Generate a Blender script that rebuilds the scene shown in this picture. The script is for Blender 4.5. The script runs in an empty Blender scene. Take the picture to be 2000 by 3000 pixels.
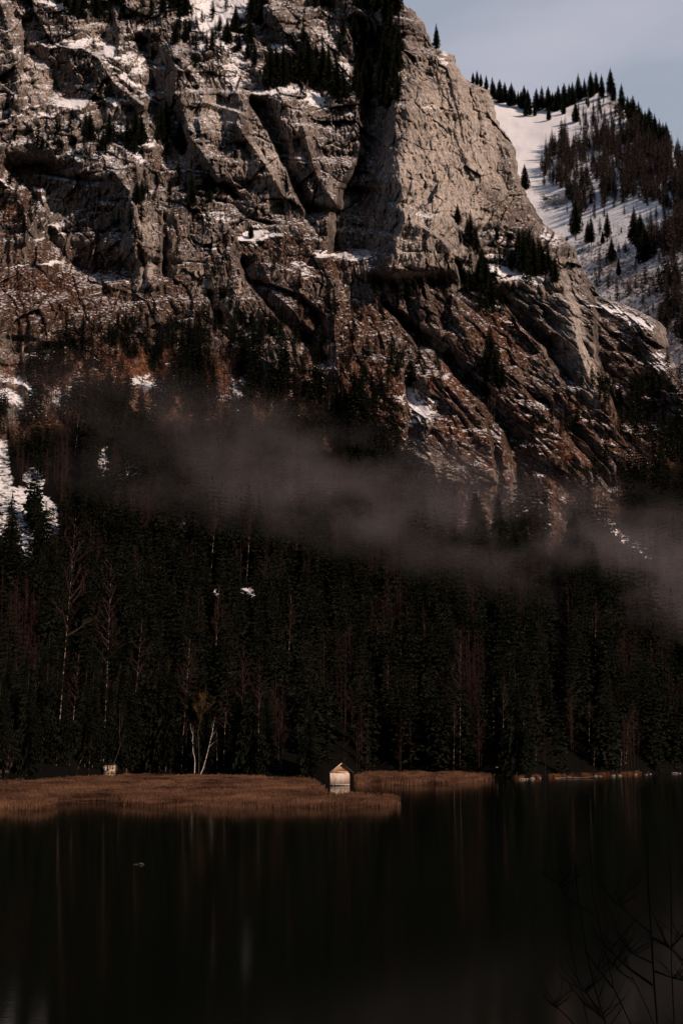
import bpy, math, random
import numpy as np
from mathutils import Vector

random.seed(7)
RNG = np.random.default_rng(11)
sc = bpy.context.scene
COL = sc.collection
R = math.radians

# ------------------------------------------------------------------ camera
CAMZ = 10.0
F = 5000.0                      # focal length in photograph pixels (2000 wide)
PITCH = math.atan(676.0 / F)
cam_d = bpy.data.cameras.new("camera")
cam_d.sensor_fit = 'HORIZONTAL'
cam_d.sensor_width = 24.0
cam_d.lens = 24.0 * F / 2000.0
cam_d.clip_start = 0.5
cam_d.clip_end = 12000
cam = bpy.data.objects.new("camera", cam_d)
cam.location = (0, 0, CAMZ)
cam.rotation_euler = (R(90) + PITCH, 0, 0)
COL.objects.link(cam)
sc.camera = cam

# ------------------------------------------------------------------ light
SUN_EL, SUN_AZ = R(32), R(47)   # azimuth measured from behind the camera towards the right
sdir = Vector((math.sin(SUN_AZ) * math.cos(SUN_EL), -math.cos(SUN_AZ) * math.cos(SUN_EL), math.sin(SUN_EL)))
sun_d = bpy.data.lights.new("sun", 'SUN')
sun_d.energy = 4.6
sun_d.angle = R(0.5)
sun_d.color = (1.0, 0.755, 0.60)
sun = bpy.data.objects.new("sun", sun_d)
sun.rotation_euler = sdir.to_track_quat('Z', 'Y').to_euler()
sun.location = (300, -200, 400)
COL.objects.link(sun)

world = bpy.data.worlds.new("World")
sc.world = world
world.use_nodes = True
wn = world.node_tree.nodes
wl = world.node_tree.links
wn.clear()
sky = wn.new('ShaderNodeTexSky')
sky.sky_type = 'NISHITA'
sky.sun_disc = False
sky.sun_elevation = SUN_EL
sky.sun_rotation = math.pi - SUN_AZ   # from +Y clockwise seen from above
sky.altitude = 600
sky.dust_density = 1.5
bgs = wn.new('ShaderNodeBackground')
bgs.inputs['Strength'].default_value = 0.055
wl.new(sky.outputs[0], bgs.inputs['Color'])
tc = wn.new('ShaderNodeTexCoord')
mp = wn.new('ShaderNodeMapping')
mp.inputs['Scale'].default_value = (1.0, 1.0, 2.6)
mp.inputs['Rotation'].default_value = (0, R(14), 0)
wl.new(tc.outputs['Generated'], mp.inputs['Vector'])
cn = wn.new('ShaderNodeTexNoise')
cn.inputs['Scale'].default_value = 4.5
cn.inputs['Detail'].default_value = 4
cn.inputs['Roughness'].default_value = 0.45
wl.new(mp.outputs[0], cn.inputs['Vector'])
cr = wn.new('ShaderNodeValToRGB')
cr.color_ramp.elements[0].position = 0.42
cr.color_ramp.elements[0].color = (0.395, 0.445, 0.535, 1)
cr.color_ramp.elements[1].position = 0.60
cr.color_ramp.elements[1].color = (0.55, 0.55, 0.65, 1)
wl.new(cn.outputs[0], cr.inputs[0])
bgc = wn.new('ShaderNodeBackground')
bgc.inputs['Strength'].default_value = 1.0
wl.new(cr.outputs[0], bgc.inputs['Color'])
# the thin cloud sheet lies low; the clear dark blue sky stands above it
sep = wn.new('ShaderNodeSeparateXYZ')
wl.new(tc.outputs['Generated'], sep.inputs[0])
mr = wn.new('ShaderNodeMapRange')
mr.inputs['From Min'].default_value = 0.50
mr.inputs['From Max'].default_value = 0.80
mr.inputs['To Min'].default_value = 0.92
mr.inputs['To Max'].default_value = 0.10
wl.new(sep.outputs['Z'], mr.inputs['Value'])
my = wn.new('ShaderNodeMapRange')
my.inputs['From Min'].default_value = -0.25
my.inputs['From Max'].default_value = 0.55
my.inputs['To Min'].default_value = 0.12
my.inputs['To Max'].default_value = 1.0
wl.new(sep.outputs['Y'], my.inputs['Value'])
mm_ = wn.new('ShaderNodeMath'); mm_.operation = 'MULTIPLY'
wl.new(mr.outputs[0], mm_.inputs[0]); wl.new(my.outputs[0], mm_.inputs[1])
mx = wn.new('ShaderNodeMixShader')
wl.new(mm_.outputs[0], mx.inputs[0])
wl.new(bgs.outputs[0], mx.inputs[1])
wl.new(bgc.outputs[0], mx.inputs[2])
wo = wn.new('ShaderNodeOutputWorld')
wl.new(mx.outputs[0], wo.inputs['Surface'])

sc.view_settings.view_transform = 'Standard'
sc.view_settings.look = 'None'
sc.view_settings.exposure = -0.12
sc.view_settings.gamma = 1
cy = sc.cycles
cy.max_bounces = 4
cy.diffuse_bounces = 1
cy.glossy_bounces = 2
cy.transmission_bounces = 2
cy.volume_bounces = 0
cy.transparent_max_bounces = 4
cy.use_denoising = True
cy.denoiser = 'OPENIMAGEDENOISE'
cy.denoising_input_passes = 'RGB_ALBEDO_NORMAL'
cy.denoising_prefilter = 'ACCURATE'
cy.volume_step_rate = 1.0
cy.volume_max_steps = 128

# ------------------------------------------------------------------ optics helpers (photograph coordinates -> directions)
CP, SP = math.cos(PITCH), math.sin(PITCH)
def ray(px, py):
    xc = (px - 1000.0) / F
    yc = (1500.0 - py) / F
    dy = CP - yc * SP
    return xc / dy, (SP + yc * CP) / dy          # x and z per metre of depth
def P3(px, py, Y):
    a, b = ray(px, py)
    return np.array([a * Y, Y, CAMZ + b * Y]).T if np.ndim(a * Y) else np.array([a * Y, Y, CAMZ + b * Y])
def Ywater(py, z=0.0):
    return (z - CAMZ) / ray(1000, py)[1]
def Xat(px, py, Y):
    return ray(px, py)[0] * Y

# ------------------------------------------------------------------ noise
def hsh(ix, iy, s):
    h = (ix.astype(np.int64) * 374761393 + iy.astype(np.int64) * 668265263 + s * 1442695041) & 0xFFFFFFFF
    h = ((h ^ (h >> 13)) * 1274126177) & 0xFFFFFFFF
    h = ((h ^ (h >> 16)) * 2246822519) & 0xFFFFFFFF
    h = h ^ (h >> 15)
    return (h & 0xFFFFFF).astype(np.float32) / 16777216.0
def perlin(x, y, s=0):
    ix = np.floor(x); iy = np.floor(y)
    fx = (x - ix).astype(np.float32); fy = (y - iy).astype(np.float32)
    ix = ix.astype(np.int64); iy = iy.astype(np.int64)
    def g(i, j, dx, dy):
        a = hsh(i, j, s) * (2 * np.pi)
        return np.cos(a) * dx + np.sin(a) * dy
    u = fx * fx * fx * (fx * (fx * 6 - 15) + 10)
    v = fy * fy * fy * (fy * (fy * 6 - 15) + 10)
    n0 = g(ix, iy, fx, fy) * (1 - u) + g(ix + 1, iy, fx - 1, fy) * u
    n1 = g(ix, iy + 1, fx, fy - 1) * (1 - u) + g(ix + 1, iy + 1, fx - 1, fy - 1) * u
    return (n0 * (1 - v) + n1 * v) * 1.5
def fbm(x, y, o=4, s=0, g=0.5, l=2.03):
    t = 0; a = 1; n = 0
    for i in range(o):
        t = t + a * perlin(x, y, s + i * 17); n += a
        x = x * l + 11.3; y = y * l - 7.1; a *= g
    return t / n
def ridged(x, y, o=4, s=0, g=0.55, l=2.07):
    t = 0; a = 1; n = 0; w = 1
    for i in range(o):
        r = 1 - np.abs(perlin(x, y, s + i * 31)); r = r * r
        t = t + a * r * w; n += a; w = np.clip(r * 1.6, 0, 1)
        x = x * l + 3.7; y = y * l + 9.2; a *= g
    return t / n
def facets(x, y, s=0, k=1.0):
    """broken rock: each cell is a tilted plane; returns height and crack closeness"""
    ix = np.floor(x).astype(np.int64); iy = np.floor(y).astype(np.int64)
    b1 = np.full(x.shape, 9.0, np.float32); b2 = b1.copy(); h = np.zeros(x.shape, np.float32)
    for i in (-1, 0, 1):
        for j in (-1, 0, 1):
            cx = ix + i; cyy = iy + j
            px = cx + 0.1 + 0.8 * hsh(cx, cyy, s); py = cyy + 0.1 + 0.8 * hsh(cx, cyy, s + 5)
            dx = (x - px).astype(np.float32); dy = (y - py).astype(np.float32)
            d = dx * dx + dy * dy
            hh = (hsh(cx, cyy, s + 9) - .5) * 0.9 + dx * (hsh(cx, cyy, s + 13) - .5) * 2.6 * k + dy * (hsh(cx, cyy, s + 21) - .5) * 1.6
            near = d < b1
            b2 = np.where(near, b1, np.minimum(b2, d))
            h = np.where(near, hh, h); b1 = np.where(near, d, b1)
    return h, np.sqrt(b2) - np.sqrt(b1)
def sst(a, b, x):
    t = np.clip((x - a) / (b - a), 0, 1)
    return t * t * (3 - 2 * t)

# ------------------------------------------------------------------ mesh helpers
def mesh_np(name, verts, faces, mat, parent=None, smooth=False, attrs=None):
    """faces: (N,k) int array or list of such arrays"""
    if not isinstance(faces, (list, tuple)): faces = [faces]
    faces = [f for f in faces if len(f)]
    me = bpy.data.meshes.new(name)
    verts = np.asarray(verts, np.float32)
    me.vertices.add(len(verts)); me.vertices.foreach_set('co', verts.ravel())
    loops = np.concatenate([f.ravel() for f in faces]).astype(np.int32)
    tot = np.concatenate([np.full(len(f), f.shape[1], np.int32) for f in faces])
    me.loops.add(len(loops)); me.loops.foreach_set('vertex_index', loops)
    me.polygons.add(len(tot))
    st = np.zeros(len(tot), np.int32); st[1:] = np.cumsum(tot)[:-1]
    me.polygons.foreach_set('loop_start', st)
    me.polygons.foreach_set('loop_total', tot)
    if smooth: me.polygons.foreach_set('use_smooth', np.ones(len(tot), bool))
    me.update(calc_edges=True)
    for k, v in (attrs or {}).items():
        at = me.attributes.new(k, 'FLOAT', 'POINT'); at.data.foreach_set('value', np.asarray(v, np.float32).ravel())
    me.materials.append(mat)
    o = bpy.data.objects.new(name, me); COL.objects.link(o)
    if parent: o.parent = parent
    return o
def tag(o, label=None, cat=None, group=None, kind=None):
    if label: o['label'] = label
    if cat: o['category'] = cat
    if group: o['group'] = group
    if kind: o['kind'] = kind
    return o
def empty(name, loc=(0, 0, 0), rz=0.0, s=1.0):
    o = bpy.data.objects.new(name, None); o.location = loc; o.rotation_euler = (0, 0, rz); o.scale = (s, s, s)
    o.empty_display_size = 0.5
    COL.objects.link(o); return o
class MB:
    def __init__(s): s.v = []; s.q = []; s.t = []
    def add(s, vs, fs):
        b = len(s.v); s.v += [tuple(p) for p in vs]
        for f in fs:
            f = tuple(b + i for i in f)
            (s.q if len(f) == 4 else s.t).append(f)
    def box(s, x0, x1, y0, y1, z0, z1):
        vs = [(x, y, z) for z in (z0, z1) for y in (y0, y1) for x in (x0, x1)]
        s.add(vs, [(0, 2, 3, 1), (4, 5, 7, 6), (0, 1, 5, 4), (2, 6, 7, 3), (0, 4, 6, 2), (1, 3, 7, 5)])
    def hexa(s, a, b):
        """prism between two quads a (4 pts) and b (4 pts)"""
        s.add(list(a) + list(b), [(0, 1, 2, 3), (7, 6, 5, 4), (4, 5, 1, 0), (5, 6, 2, 1), (6, 7, 3, 2), (7, 4, 0, 3)])
    def tube(s, pts, rad, n=5):
        pts = [Vector(p) for p in pts]; rings = []
        for i, p in enumerate(pts):
            d = (pts[min(i + 1, len(pts) - 1)] - pts[max(i - 1, 0)]).normalized()
            a = d.orthogonal().normalized() if abs(d.z) < .95 else Vector((1, 0, 0)).cross(d).normalized()
            a = Vector((0, 1, 0)).cross(d) if abs(d.y) < .9 else Vector((1, 0, 0)).cross(d)
            a.normalize(); b = d.cross(a)
            r = rad[i]
            rings.append([p + (a * math.cos(2 * math.pi * k / n) + b * math.sin(2 * math.pi * k / n)) * r for k in range(n)])
        vs = [v for rg in rings for v in rg]; fs = []
        for i in range(len(pts) - 1):
            for k in range(n):
                k2 = (k + 1) % n
                fs.append((i * n + k, i * n + k2, (i + 1) * n + k2, (i + 1) * n + k))
        s.add(vs, fs)
    def arrays(s):
        return np.array(s.v, np.float32), [np.array(s.q, np.int32).reshape(-1, 4), np.array(s.t, np.int32).reshape(-1, 3)]
    def build(s, name, mat, parent=None, smooth=False):
        v, f = s.arrays(); return mesh_np(name, v, f, mat, parent, smooth)

# ------------------------------------------------------------------ materials
def newmat(name):
    m = bpy.data.materials.new(name); m.use_nodes = True
    nt = m.node_tree; b = nt.nodes['Principled BSDF']
    b.inputs['Roughness'].default_value = 0.95
    b.inputs['Specular IOR Level'].default_value = 0.08
    return m, nt, b
def N(nt, t, **kw):
    n = nt.nodes.new(t)
    for k, v in kw.items():
        if k in n.inputs: n.inputs[k].default_value = v
        else: setattr(n, k, v)
    return n
def noise_mat(name, c0, c1, scale=1.0, stretch=(1, 1, 1), detail=4, lo=.35, hi=.65, rough=.95, spec=.08, coord='Object', bump=0.0, bdist=0.1):
    m, nt, b = newmat(name)
    b.inputs['Roughness'].default_value = rough; b.inputs['Specular IOR Level'].default_value = spec
    t = N(nt, 'ShaderNodeTexCoord'); mp = N(nt, 'ShaderNodeMapping'); mp.inputs['Scale'].default_value = stretch
    nt.links.new(t.outputs[coord], mp.inputs[0])
    n = N(nt, 'ShaderNodeTexNoise', Scale=scale, Detail=detail, Roughness=.6); nt.links.new(mp.outputs[0], n.inputs['Vector'])
    r = N(nt, 'ShaderNodeValToRGB'); e = r.color_ramp.elements
    e[0].position = lo; e[0].color = (*c0, 1); e[1].position = hi; e[1].color = (*c1, 1)
    nt.links.new(n.outputs[0], r.inputs[0]); nt.links.new(r.outputs[0], b.inputs['Base Color'])
    if bump:
        bp = N(nt, 'ShaderNodeBump', Strength=bump, Distance=bdist); nt.links.new(n.outputs[0], bp.inputs['Height']); nt.links.new(bp.outputs[0], b.inputs['Normal'])
    return m

def rock_mat(name, cream=1.0):
    m, nt, b = newmat(name); L = nt.links.new
    geo = N(nt, 'ShaderNodeNewGeometry')
    def at(n): return N(nt, 'ShaderNodeAttribute', attribute_name=n).outputs['Fac']
    def math_(op, a, c=None, clamp=False):
        x = N(nt, 'ShaderNodeMath', operation=op, use_clamp=clamp)
        for i, v in enumerate((a, c)):
            if v is None: continue
            if isinstance(v, (int, float)): x.inputs[i].default_value = v
            else: L(v, x.inputs[i])
        return x.outputs[0]
    def noise(scale, stretch=(1, 1, 1), detail=5, rough=.6, rot=(0, 0, 0)):
        mp = N(nt, 'ShaderNodeMapping'); mp.inputs['Scale'].default_value = stretch; mp.inputs['Rotation'].default_value = rot
        L(geo.outputs['Position'], mp.inputs[0])
        n = N(nt, 'ShaderNodeTexNoise', Scale=scale, Detail=detail, Roughness=rough); L(mp.outputs[0], n.inputs['Vector'])
        return n.outputs[0]
    def ramp(f, els):
        r = N(nt, 'ShaderNodeValToRGB'); e = r.color_ramp.elements
        while len(e) < len(els): e.new(.5)
        for i, (p, c) in enumerate(els): e[i].position = p; e[i].color = (*c, 1)
        L(f, r.inputs[0]); return r.outputs[0]
    def mix(f, a, c):
        x = N(nt, 'ShaderNodeMix', data_type='RGBA'); L(f, x.inputs[0])
        for i, v in ((6, a), (7, c)):
            if isinstance(v, tuple): x.inputs[i].default_value = (*v, 1)
            else: L(v, x.inputs[i])
        return x.outputs[2]
    streak = noise(.42, (1, .6, .30), 6, .75, (0, R(10), 0))
    fine = noise(.8, (1, .6, .5), 4, .8)
    big = noise(.035, (1, 1, .7), 5, .6)
    v = math_('ADD', math_('MULTIPLY', streak, .55), math_('MULTIPLY', fine, .45))
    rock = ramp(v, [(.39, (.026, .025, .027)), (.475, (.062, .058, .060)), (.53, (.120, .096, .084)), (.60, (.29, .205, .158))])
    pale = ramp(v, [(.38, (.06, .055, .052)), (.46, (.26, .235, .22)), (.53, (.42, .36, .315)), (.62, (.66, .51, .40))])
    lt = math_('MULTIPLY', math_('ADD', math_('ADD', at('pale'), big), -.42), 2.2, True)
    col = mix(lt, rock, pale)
    # brown turf and scrub
    tv = noise(.55, (1, 1, 1), 5, .82)
    turf = ramp(tv, [(.41, (.009, .006, .005)), (.5, (.044, .026, .018)), (.585, (.150, .086, .060))])
    orange = ramp(tv, [(.40, (.020, .009, .005)), (.5, (.085, .032, .014)), (.60, (.22, .080, .034))])
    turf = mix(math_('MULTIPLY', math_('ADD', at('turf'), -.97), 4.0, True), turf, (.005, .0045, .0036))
    turf = mix(at('orange'), turf, orange)
    sepn = N(nt, 'ShaderNodeSeparateXYZ'); L(geo.outputs['Normal'], sepn.inputs[0]); nz = sepn.outputs['Z']
    n2 = noise(.16, (1, 1, 1.2), 7, .72)
    g = math_('ADD', math_('ADD', at('turf'), math_('MULTIPLY', nz, .75)), math_('MULTIPLY', math_('ADD', n2, -.5), 2.0))
    g = math_('MULTIPLY', math_('ADD', g, -.56), 3.0, True)
    col = mix(g, col, turf)
    # snow lying on what faces up
    sn = noise(.42, (.8, .8, 1.5), 5, .85)
    s = math_('ADD', math_('ADD', at('snow'), math_('MULTIPLY', nz, 1.25)), math_('MULTIPLY', math_('ADD', sn, -.5), 3.4))
    s = math_('MULTIPLY', math_('ADD', s, -1.12), 4.5, True)
    snowc = ramp(noise(.8), [(.35, (.70, .70, .74)), (.6, (.82, .81, .83))])
    col = mix(s, col, snowc)
    L(col, b.inputs['Base Color'])
    bh = math_('ADD', math_('MULTIPLY', streak, 1.0), math_('MULTIPLY', fine, .55))
    bs = N(nt, 'ShaderNodeBump', Distance=1.6)
    L(math_('ADD', math_('MULTIPLY', math_('MULTIPLY', s, at('snow'), True), -.75), .9), bs.inputs['Strength'])
    L(bh, bs.inputs['Height']); L(bs.outputs[0], b.inputs['Normal'])
    b.inputs['Specular IOR Level'].default_value = .03
    return m
M_ROCK = rock_mat('mountain_rock')
M_NEEDLE = noise_mat('spruce_needles', (.004, .0048, .0034), (.0135, .0155, .0092), .25, detail=4, spec=.02)
M_NEEDLE2 = noise_mat('larch_twigs', (.018, .010, .008), (.045, .026, .019), .7, detail=3, spec=.02)
M_NEEDLE3 = noise_mat('far_needles', (.016, .013, .012), (.060, .046, .042), .5, detail=3, spec=.02)  # lighter, browner tone of the far conifers
M_BARK = noise_mat('dark_bark', (.03, .022, .018), (.085, .062, .05), 3, (1, 1, .3))
M_PALE = noise_mat('pale_bark', (.012, .009, .008), (.30, .22, .17), .7, (.4, .4, 1.0), detail=6, lo=.50, hi=.60)
M_BIRCH = noise_mat('birch_bark', (.02, .017, .016), (.50, .44, .39), 1.1, (.3, .3, 1.3), detail=4, lo=.40, hi=.46)
M_TWIG = noise_mat('red_twigs', (.014, .0075, .0065), (.042, .022, .018), .8)
M_GOLD = noise_mat('yellow_twigs', (.07, .04, .016), (.16, .085, .03), .8)
M_REED = noise_mat('dry_reed', (.026, .0125, .008), (.175, .090, .053), 9.0, (1, 1, .3), detail=6, lo=.36, hi=.66, coord='Generated')
M_BLACK = noise_mat('near_black', (.008, .007, .006), (.02, .017, .014), 6)  # near-black; the shade over the foreground saplings is put into this colour
M_STONE = noise_mat('shore_stone', (.03, .026, .023), (.24, .20, .17), 1.5, bump=.6)
M_DRIFT = noise_mat('drift_wood', (.06, .045, .035), (.36, .29, .23), 2.0, (1, 1, 1))

# ================================================================== THE MOUNTAIN
def pl(pts):  # x as a function of the row
    a = np.array(pts, float); a = a[np.argsort(a[:, 1])]; return a[:, 1], a[:, 0]
SIL = [(1140, -170), (1150, -40), (1172, 0), (1205, 26), (1238, 62), (1256, 100), (1274, 140), (1328, 160), (1343, 200), (1360, 226), (1395, 246),
       (1432, 262), (1447, 300), (1462, 372), (1488, 396), (1508, 432), (1514, 500), (1532, 552), (1562, 600), (1590, 655), (1640, 690), (1684, 725),
       (1692, 765), (1735, 830), (1755, 868), (1830, 892), (1905, 925), (1945, 955), (1962, 1040), (2000, 1120), (2080, 1200), (2180, 1300), (2240, 1420), (2260, 2400)]
sr, sx = pl(SIL)
SHX = [-300, 0, 100, 250, 400, 700, 950, 1100, 1400, 1520, 1600, 1700, 1800, 1900, 2000, 2300]
SHR = [2306, 2302, 2298, 2287, 2280, 2283, 2285, 2276, 2277, 2283, 2279, 2275, 2272, 2268, 2266, 2262]
def shore_row(px): return np.interp(px, SHX, SHR)

rows = np.concatenate([np.arange(-165, 1400, 2.2), np.arange(1400, 2321, 3.2)])[::-1].astype(np.float32)   # bottom to top
NC = 960
U = np.linspace(0, 1, NC, dtype=np.float32)
X0 = -230.0
xs_rows = np.interp(rows, sr, sx)
xs_rows = xs_rows + 5 * perlin(rows / 26.0, rows * 0 + 3.3) + 3 * perlin(rows / 9.0, rows * 0 + 1.3) - 0 * rows
PX = (X0 + (xs_rows[:, None] - X0) * U[None, :]).astype(np.float32)
PY = np.repeat(rows[:, None], NC, 1)
XS = np.repeat(xs_rows[:, None], NC, 1)
A_, T_ = ray(PX, PY)
T1 = ray(1000.0, rows)[1]

WU = 26 * fbm(PX / 46, PY / 30, 4, 201); WV = 18 * fbm(PX / 40, PY / 22, 4, 202)
def gauss(cx, cy, rx, ry, ang=0.0, p=1.0):
    c, s = math.cos(R(ang)), math.sin(R(ang))       # positive angle: right end lower in the picture
    dx = PX + WU - cx; dy = PY + WV - cy
    u = (dx * c + dy * s) / rx; v = (-dx * s + dy * c) / ry
    return np.exp(-((u * u + v * v) ** p))

# patches of lying snow: cx, cy, rx, ry, angle, strength
SNOW = [(650, 30, 95, 40, -8, .9), (590, 75, 45, 22, 0, .6), (165, 5, 55, 14, 5, .7), (270, 40, 35, 22, 20, .5), (640, 95, 40, 20, 0, .5), (715, 75, 30, 10, 10, .6),
        (690, 135, 60, 16, 10, .65), (820, 150, 32, 15, 12, .7), (905, 170, 45, 18, 25, .75), (600, 150, 35, 20, 0, .55), (690, 200, 60, 45, 10, .5), (590, 225, 45, 25, -10, .4),
        (780, 270, 60, 10, -15, .6), (850, 258, 40, 9, 5, .6), (925, 290, 35, 16, 30, .75), (950, 305, 30, 12, 20, .5), (950, 90, 40, 60, 0, .35),
        (125, 140, 95, 7, -3, .8), (235, 125, 50, 16, -12, .6), (330, 150, 60, 12, 25, .75), (400, 190, 60, 26, 25, .55), (370, 225, 80, 9, 38, .65), (430, 270, 30, 10, 40, .6), (385, 95, 28, 12, -20, .5),
        (70, 320, 45, 10, -15, .55), (215, 300, 50, 12, -12, .7), (335, 297, 40, 9, 3, .7), (140, 335, 40, 8, -8, .5), (375, 390, 60, 26, 10, .65), (430, 415, 45, 20, 20, .6), (310, 440, 35, 18, -20, .45),
        (100, 455, 70, 14, 3, .7), (165, 432, 22, 8, 0, .6), (222, 455, 24, 9, 12, .8), (30, 440, 30, 8, 20, .5), (410, 462, 26, 6, 38, .7),
        (25, 545, 40, 6, 38, .6), (105, 565, 35, 14, 15, .55), (160, 580, 30, 10, 20, .4), (170, 660, 55, 9, 0, .6), (120, 690, 60, 8, -20, .55), (270, 645, 45, 7, -12, .45), (190, 690, 45, 5, 3, .45),
        (60, 780, 35, 6, -15, .5), (150, 768, 50, 6, -3, .65), (225, 770, 45, 8, -10, .55), (330, 745, 25, 6, -12, .4),
        (735, 690, 42, 20, -20, .85), (790, 690, 45, 10, -8, .6), (640, 640, 60, 10, 5, .35), (750, 610, 60, 9, 14, .4), (620, 625, 50, 6, 3, .35), (620, 728, 30, 5, -5, .45), (860, 690, 60, 8, 8, .3), (880, 770, 50, 10, 20, .25),
        (960, 742, 60, 12, 8, .55), (1060, 755, 50, 7, -2, .5), (905, 800, 30, 10, 20, .3), (1240, 628, 45, 8, 3, .35), (1265, 310, 45, 4, 3, .5), (1300, 175, 26, 12, 20, .55), (1020, 330, 20, 14, 0, .5), (1000, 195, 26, 36, 0, .4), (1090, 210, 40, 50, 0, .3),
        (1460, 695, 45, 30, 10, .40), (1440, 755, 40, 14, 12, .6), (1480, 795, 60, 20, 8, .9), (1520, 755, 60, 25, 10, .35), (1560, 820, 40, 10, -5, .5), (1600, 690, 40, 22, 30, .40), (1400, 820, 30, 8, 20, .2),
        (1450, 895, 22, 10, 30, .4), (1500, 950, 60, 5, 33, .3), (1780, 905, 70, 9, 14, .7), (1880, 950, 60, 14, 25, .5), (1830, 980, 40, 6, 12, .5), (1940, 1060, 40, 30, 30, .4), (1340, 1060, 40, 12, 10, .3),
        (1205, 1140, 22, 60, 0, .75), (1235, 1190, 40, 36, 0, .65), (1210, 1230, 16, 30, 0, .5), (1190, 1100, 20, 20, 0, .5), (1610, 1190, 45, 14, 15, .45), (1300, 1100, 20, 10, 0, .3),
        (75, 1130, 40, 8, 38, 1.0), (30, 1160, 45, 18, 18, .55), (20, 1110, 40, 10, 12, .4), (170, 1160, 25, 35, 0, .3), (430, 1120, 60, 22, 8, .45), (470, 1140, 30, 16, 0, .4), (540, 1065, 50, 12, 0, .35), (690, 1150, 20, 60, 0, .35), (620, 1250, 14, 45, 0, .12), (950, 1100, 30, 40, 0, .3), (820, 1080, 30, 40, 0, .3),
        (5, 1330, 22, 45, 0, .36), (10, 1420, 30, 60, 0, .3), (100, 1400, 30, 50, -20, .3), (60, 1450, 60, 20, 0, .35), (120, 1470, 50, 22, 25, .33), (150, 1540, 24, 45, 0, .33), (30, 1560, 60, 80, 25, .36), (65, 1620, 35, 60, 25, .36), (60, 1700, 25, 40, 0, .3),
        (460, 1665, 18, 12, 0, .30), (550, 1655, 16, 10, 0, .2), (640, 1735, 20, 9, 10, .28), (730, 1735, 30, 10, 15, .4), (530, 1540, 20, 14, 0, .5),
        (1800, 1555, 60, 12, 32, .5), (1860, 1600, 50, 13, 38, .6), (1910, 1650, 40, 10, 40, .5), (385, 1370, 20, 24, 0, .4), (300, 1360, 14, 40, 0, .4)]
# gentle ground that is not snow (turf shoulders): cx, cy, rx, ry, ang, strength, orange
TURF = [(150, 860, 300, 150, 0, .75, .15), (560, 850, 240, 90, 0, .5, .05), (430, 700, 120, 60, 5, .35, .2), (620, 520, 120, 60, 0, .25, .2), (850, 740, 170, 50, 15, .5, .1), (900, 830, 140, 70, 25, .45, .1),
        (640, 530, 60, 18, 20, .4, .5), (920, 610, 90, 14, 8, .5, .5), (20, 600, 60, 90, 0, .4, .3), (470, 490, 60, 60, 0, .4, .3), (1000, 1130, 260, 120, 5, .5, .6), (420, 1080, 260, 70, 5, .5, .75), (600, 1180, 320, 90, 5, .5, .6),
        (1280, 1130, 90, 70, 30, .6, .95), (1500, 960, 120, 26, 35, .6, .9), (1470, 1010, 90, 70, 30, .3, .35), (1680, 1190, 110, 36, 5, .6, .85), (1560, 1240, 140, 30, 35, .5, .75), (1700, 1340, 80, 26, 10, .5, .85),
        (1450, 1400, 90, 80, 0, .25, .4), (1780, 1250, 110, 90, 30, .5, .5), (1350, 1270, 100, 24, 25, .5, .8), (1640, 1460, 200, 80, 0, .35, .3), (1900, 1300, 160, 160, 0, .4, .3),
        (60, 1080, 120, 50, 20, .5, .5), (1560, 640, 70, 60, 20, .2, .2), (300, 350, 120, 90, 0, .1, .1), (1000, 1800, 1600, 420, 0, 1.0, .15), (860, 950, 160, 60, 20, .25, .15), (1090, 900, 120, 110, 0, .2, .25), (1050, 100, 110, 160, 0, .25, .1)]
BROWN = [(150, 860, 330, 190, 0, .95), (560, 880, 260, 150, 0, .7), (900, 760, 260, 90, 12, .9), (1000, 950, 300, 150, 10, .8), (1400, 1000, 260, 130, 25, .85), (1500, 1250, 360, 200, 20, .95), (1100, 1180, 330, 150, 0, .95), (800, 600, 260, 50, 10, .3), (1230, 820, 200, 90, 20, .45), (420, 1090, 420, 110, 0, .9), (40, 600, 90, 130, 0, .8), (470, 660, 120, 80, 0, .5), (1840, 1150, 170, 200, 0, .7), (330, 330, 200, 120, 0, .3), (720, 560, 150, 50, 10, .5), (1480, 620, 80, 60, 20, .4)]
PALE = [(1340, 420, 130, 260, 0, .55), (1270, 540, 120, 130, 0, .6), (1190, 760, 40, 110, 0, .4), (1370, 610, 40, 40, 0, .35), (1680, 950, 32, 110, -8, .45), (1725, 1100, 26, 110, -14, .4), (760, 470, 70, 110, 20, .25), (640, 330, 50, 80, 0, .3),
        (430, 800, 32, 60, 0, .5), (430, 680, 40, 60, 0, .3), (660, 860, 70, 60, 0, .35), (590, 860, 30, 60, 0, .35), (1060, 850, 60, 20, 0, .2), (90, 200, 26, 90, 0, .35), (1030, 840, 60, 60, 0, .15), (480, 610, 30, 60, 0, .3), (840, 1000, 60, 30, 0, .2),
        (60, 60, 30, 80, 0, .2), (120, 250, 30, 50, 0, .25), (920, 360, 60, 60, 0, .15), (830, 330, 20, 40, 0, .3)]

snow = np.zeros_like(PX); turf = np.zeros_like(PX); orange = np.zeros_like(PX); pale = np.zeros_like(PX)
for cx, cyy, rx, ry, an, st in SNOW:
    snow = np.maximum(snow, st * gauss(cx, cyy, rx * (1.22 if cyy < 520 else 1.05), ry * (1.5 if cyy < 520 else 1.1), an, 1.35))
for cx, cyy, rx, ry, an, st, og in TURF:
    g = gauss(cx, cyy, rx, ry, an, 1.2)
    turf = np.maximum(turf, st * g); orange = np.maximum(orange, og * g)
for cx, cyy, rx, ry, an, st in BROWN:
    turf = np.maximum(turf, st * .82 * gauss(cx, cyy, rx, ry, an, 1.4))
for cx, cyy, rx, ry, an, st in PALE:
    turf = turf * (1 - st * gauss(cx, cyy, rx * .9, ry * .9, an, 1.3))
    pale = np.maximum(pale, st * gauss(cx, cyy, rx, ry, an, 1.3))

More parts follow.
